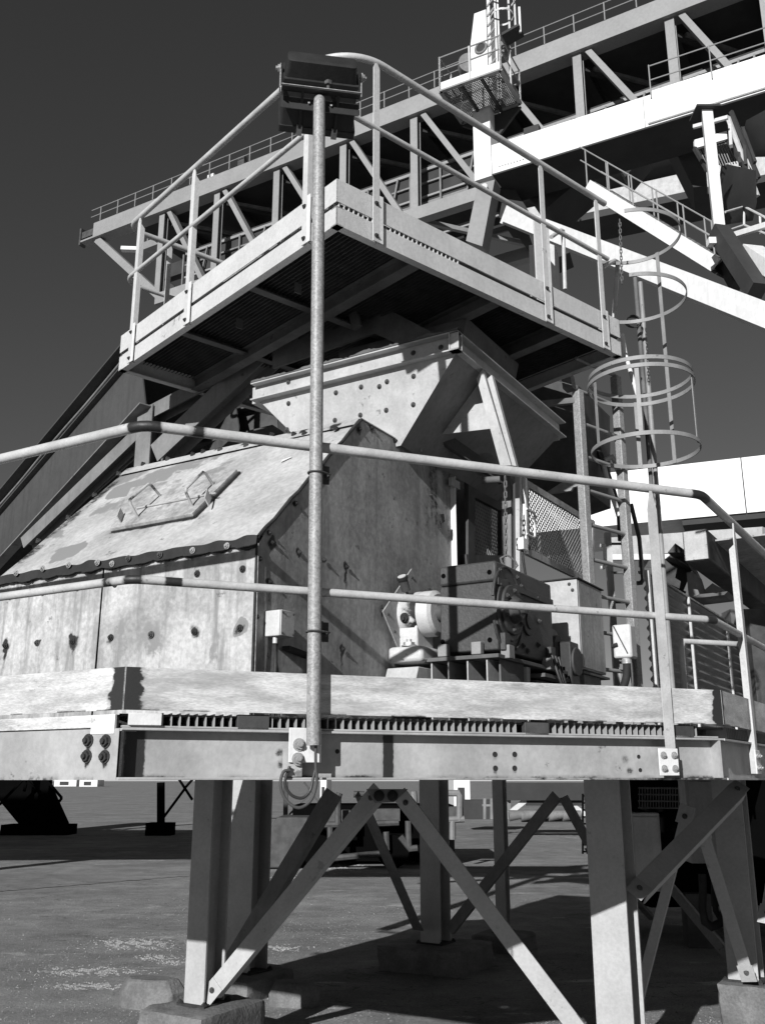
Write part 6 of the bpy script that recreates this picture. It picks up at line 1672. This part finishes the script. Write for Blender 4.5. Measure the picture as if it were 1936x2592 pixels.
for a in (((380, 100), (520, 265)), ((520, 265), (430, 385)), ((430, 385), (360, 320)), ((450, 195), (420, 470)), ((225, 120), (300, 190)), ((225, 120), (205, 210)), ((280, 175), (275, 290)), ((205, 100), (0, 320))):
    post(*c8(*a[0]), *c8(*a[1]), 30.4, .07, GL, 'shade_black', 'stair_rail')
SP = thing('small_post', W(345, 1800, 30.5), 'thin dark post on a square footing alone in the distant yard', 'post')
post(348, 1690, 348, 1780, 30.5, .2, SP, 'shade_black'); post(*c8(1345, 460), *c8(1545, 190), 30.4, .07, SP, 'shade_black', nm='stay'); post(*c8(1500, 110), *c8(1610, 280), 30.4, .07, SP, 'shade_black', nm='stay'); post(*c8(1540, 190), *c8(1620, 100), 30.4, .07, SP, 'shade_black', nm='stay')
m = MB(); p = W(341, 1800, 30.2); m.box(V((p.x - .38, p.y, 0)), V((.76, 0, 0)), V((0, .7, 0)), Z * .36); m.build('footing', 'shade_black', SP, bevel=.01)
SP2 = thing('small_post', W(625, 1770, 30), 'thin dark post with stay seen behind the cable loop', 'post')
post(*c9(315, 50), *c9(312, 280), 28, .12, SP2); post(*c9(335, 260), *c9(470, 130), 28, .05, SP2, nm='stay'); post(*c9(430, 50), *c9(520, 175), 28, .05, SP2, nm='stay')
# machine skid in the middle
SH = thing('shade_backdrop', W(1500, 2050, 11), 'near-black box standing in for deep shade and equipment behind the two right columns', 'housing')
m = MB(); a_ = W(1392, 1760, 10.5); b_ = W(1640, 1760, 10.5); m.box(V((a_.x, 10.5, .35)), V((b_.x - a_.x + 1.5, .4, 0)), V((-.2, 1.5, 0)), Z * 1.35); m.build('casing', 'shade_black', SH)  # near-black box added as backdrop for the deep shade and equipment here
m = MB(); m.box(V((a_.x + .3, 10.3, 0)), V((.25, 0, 0)), V((0, .19, 0)), Z * .5); m.build('foot', 'dark_steel', SH); m = MB(); m.box(V((a_.x + 1.2, 10.3, 0)), V((.25, 0, 0)), V((0, .19, 0)), Z * .5); m.build('foot', 'dark_steel', SH)
MT = thing('cable_tray', W(1480, 1715, 8.2), 'mesh cable tray hanging right under the deck at the right', 'cable tray')
for y in (1702, 1716, 1730, 1745):
    m = MB(); m.tube([W(1378, y, 8.6), W(1560, y + 2, 8.0)], .007, 6); m.build('tray_wire', 'frame_paint', MT)
for k in range(30):
    x = 1380 + k * 6; m = MB(); m.tube([W(x, 1700, 8.55), W(x, 1746, 8.55)], .004, 5); m.build('tray_cross_wire', 'frame_paint', MT)
m = MB(); m.tube(smooth([W(1375, 1752, 8.5), W(1420, 1760, 8.4), W(1480, 1748, 8.3), W(1570, 1762, 8.0)]), .02, 8); m.build('cable', 'shade_black', MT)
SK = thing('bogie_machine', W(780, 1860, 19), 'dark wheeled drive bogie with pipe guard rails in shade beyond the front columns', 'machine')
def c9w(x, y, D): return W(*c9(x, y), D)
m = MB(); m.prism([c9w(70, 610, 19), c9w(255, 275, 19), c9w(460, 275, 19), c9w(390, 600, 19)], V((0, 1.2, 0))); m.build('buffer_housing', 'dark_steel', SK, bevel=.03)
m = MB(); m.box(c9w(350, 560, 20), V((3.2, 0, 0)), V((0, 2, 0)), Z * 1.05); m.build('bogie_frame', 'shade_black', SK)  # near-black colour stands in for the shade over frame and wheels
m = MB(); m.box(c9w(560, 320, 19.4), V((.5, 0, 0)), V((0, .5, 0)), Z * .25); m.build('drive_box', 'dark_steel', SK)
m = MB(); m.box(c9w(830, 300, 19.4), V((.65, 0, 0)), V((0, .5, 0)), Z * .22); m.build('drive_box', 'dark_steel', SK)
m = MB(); m.box(c9w(1320, 280, 19.4), V((.4, 0, 0)), V((0, .5, 0)), Z * .2); m.build('drive_box', 'dark_steel', SK)
for pts in (((520, 325), (650, 325), (650, 150), (660, 120)), ((600, 340), (600, 560)), ((750, 128), (820, 130)), ((850, 320), (1040, 312)), ((960, 370), (965, 480), (940, 510), (620, 540)), ((1050, 400), (1115, 480), (1160, 475)), ((1320, 120), (1420, 122), (1430, 140), (1430, 300)), ((1320, 295), (1460, 288)), ((1385, 300), (1385, 420)), ((1100, 300), (1105, 470)), ((1135, 110), (1150, 300))):
    m = MB(); m.tube([c9w(x, y, 19.1) for x, y in pts], .06, 8); m.build('guard_pipe', 'frame_paint' if pts[0][0] > 1100 else 'dark_steel', SK)
wm = MB(); wm.cyl((0, 0, 0), (0, .3, 0), .3, 20); wme = wm.mesh('wheel', 'shade_black')
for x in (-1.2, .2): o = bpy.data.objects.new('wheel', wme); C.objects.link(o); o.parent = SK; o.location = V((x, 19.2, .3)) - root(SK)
def shed(px0, px1, py0, py1, D, label, mt='crane_white', dark=.0):
    a_, b_ = W(px0, py1, D), W(px1, py1, D); t_ = W(px0, py0, D)
    o = thing('far_shed', V((a_.x, D, 0)), label, 'shed', 'white sheds on the horizon')
    m = MB(); m.box(V((a_.x, D, 0)), V((b_.x - a_.x, 0, 0)), V((0, 6, 0)), Z * max(1.6, t_.z)); m.build('walls', mt, o)
    n = max(1, int((b_.x - a_.x) / (3. if D > 100 else .9)))
    for k in range(n):
        m = MB(); m.box(V((a_.x + (b_.x - a_.x) * (k + .25) / n, D - .05, .3)), V(((b_.x - a_.x) * .4 / n, 0, 0)), V((0, .04, 0)), Z * .9); m.build('opening', 'boom_dark', o)
shed(*[c8(455, 0)[0], c8(640, 0)[0]], c8(0, 85)[1], c8(0, 155)[1], 260, 'low white shed on the horizon, the left one of the pair')
shed(*[c8(665, 0)[0], c8(815, 0)[0]], c8(0, 85)[1], c8(0, 160)[1], 250, 'low white shed on the horizon, the right one of the pair')
shed(c9(1395, 0)[0], c9(1500, 0)[0], 1695, 1745, 55, 'bright white block beyond the bogie machine')
shed(c9(535, 0)[0], c9(575, 0)[0], 1690, 1700, 60, 'tiny white hut behind the cable loop')
FT_ = thing('far_machine', W(1180, 1770, 30), 'distant travelling machine with white lattice struts and round pipes on the yard', 'machine')
def q6w(x, y, D): return W(*q6(x, y), D)
for a, b, w_, mt_ in (((545, 565), (640, 490), .14, 'upper_paint'), ((800, 515), (885, 580), .14, 'upper_paint'), ((545, 590), (545, 480), .1, 'frame_paint'), ((600, 583), (830, 580), .25, 'boom_dark'), ((620, 520), (860, 520), .15, 'boom_dark'), ((440, 500), (440, 590), .08, 'frame_paint'), ((470, 500), (470, 590), .08, 'frame_paint'), ((430, 530), (540, 530), .06, 'frame_paint'), ((530, 470), (900, 470), .5, 'boom_dark')):
    m = MB(); m.bar(q6w(*a, 30), q6w(*b, 30), w_, w_); m.build('strut', mt_, FT_)
for x in (590, 640, 700, 760, 820):
    m = MB(); p = q6w(x, 575, 29.5); m.tube([p - V((.3, 0, 0)), p + V((.25, 0, .05))], [.16, .1], 12); m.build('roller', 'frame_paint', FT_)
m = MB(); p = q6w(350, 590, 33); m.box(p, V((1.4, 0, 0)), V((0, 1, 0)), Z * .6); m.build('dark_block', 'boom_dark', FT_)
tl = thing('small_ladder', W(1262, 1900, 13), 'thin wire ladder hanging left of the sunlit column', 'ladder')
for x in (864, 884):
    m = MB(); m.tube([q6w(x, 480, 11), q6w(x, 740, 11)], .012, 6); m.build('stile', 'dark_steel', tl)
for k in range(9):
    m = MB(); m.tube([q6w(864, 490 + 30 * k, 11), q6w(884, 490 + 30 * k, 11)], .01, 6); m.build('rung', 'dark_steel', tl)
# unseen boxes on legs, added off to the left to shadow the yard
OG = thing('yard_shadow_caster', V((-30, 12, 5)), 'unseen boxes on legs added left of view to cast the yard shadow bands', 'shadow caster')
m = MB(); m.box(V((-34, 9.3, 4.5)), V((25.5, 1.6, 0)), V((-.15, 3.2, 0)), Z * 2.4); m.build('caster_box', 'frame_paint', OG)
for x in (-32, -24, -16, -10):
    m = MB(); m.box(V((x, 11.5 + (x + 34) * .06, 0)), V((.3, 0, 0)), V((0, .3, 0)), Z * 4.7); m.build('leg', 'frame_paint', OG)
m = MB(); m.box(V((-36, 9.6, 7.3)), V((25.5, 1.0, 0)), V((-.15, 2.4, 0)), Z * 1.7); m.build('upper_caster_box', 'frame_paint', OG)
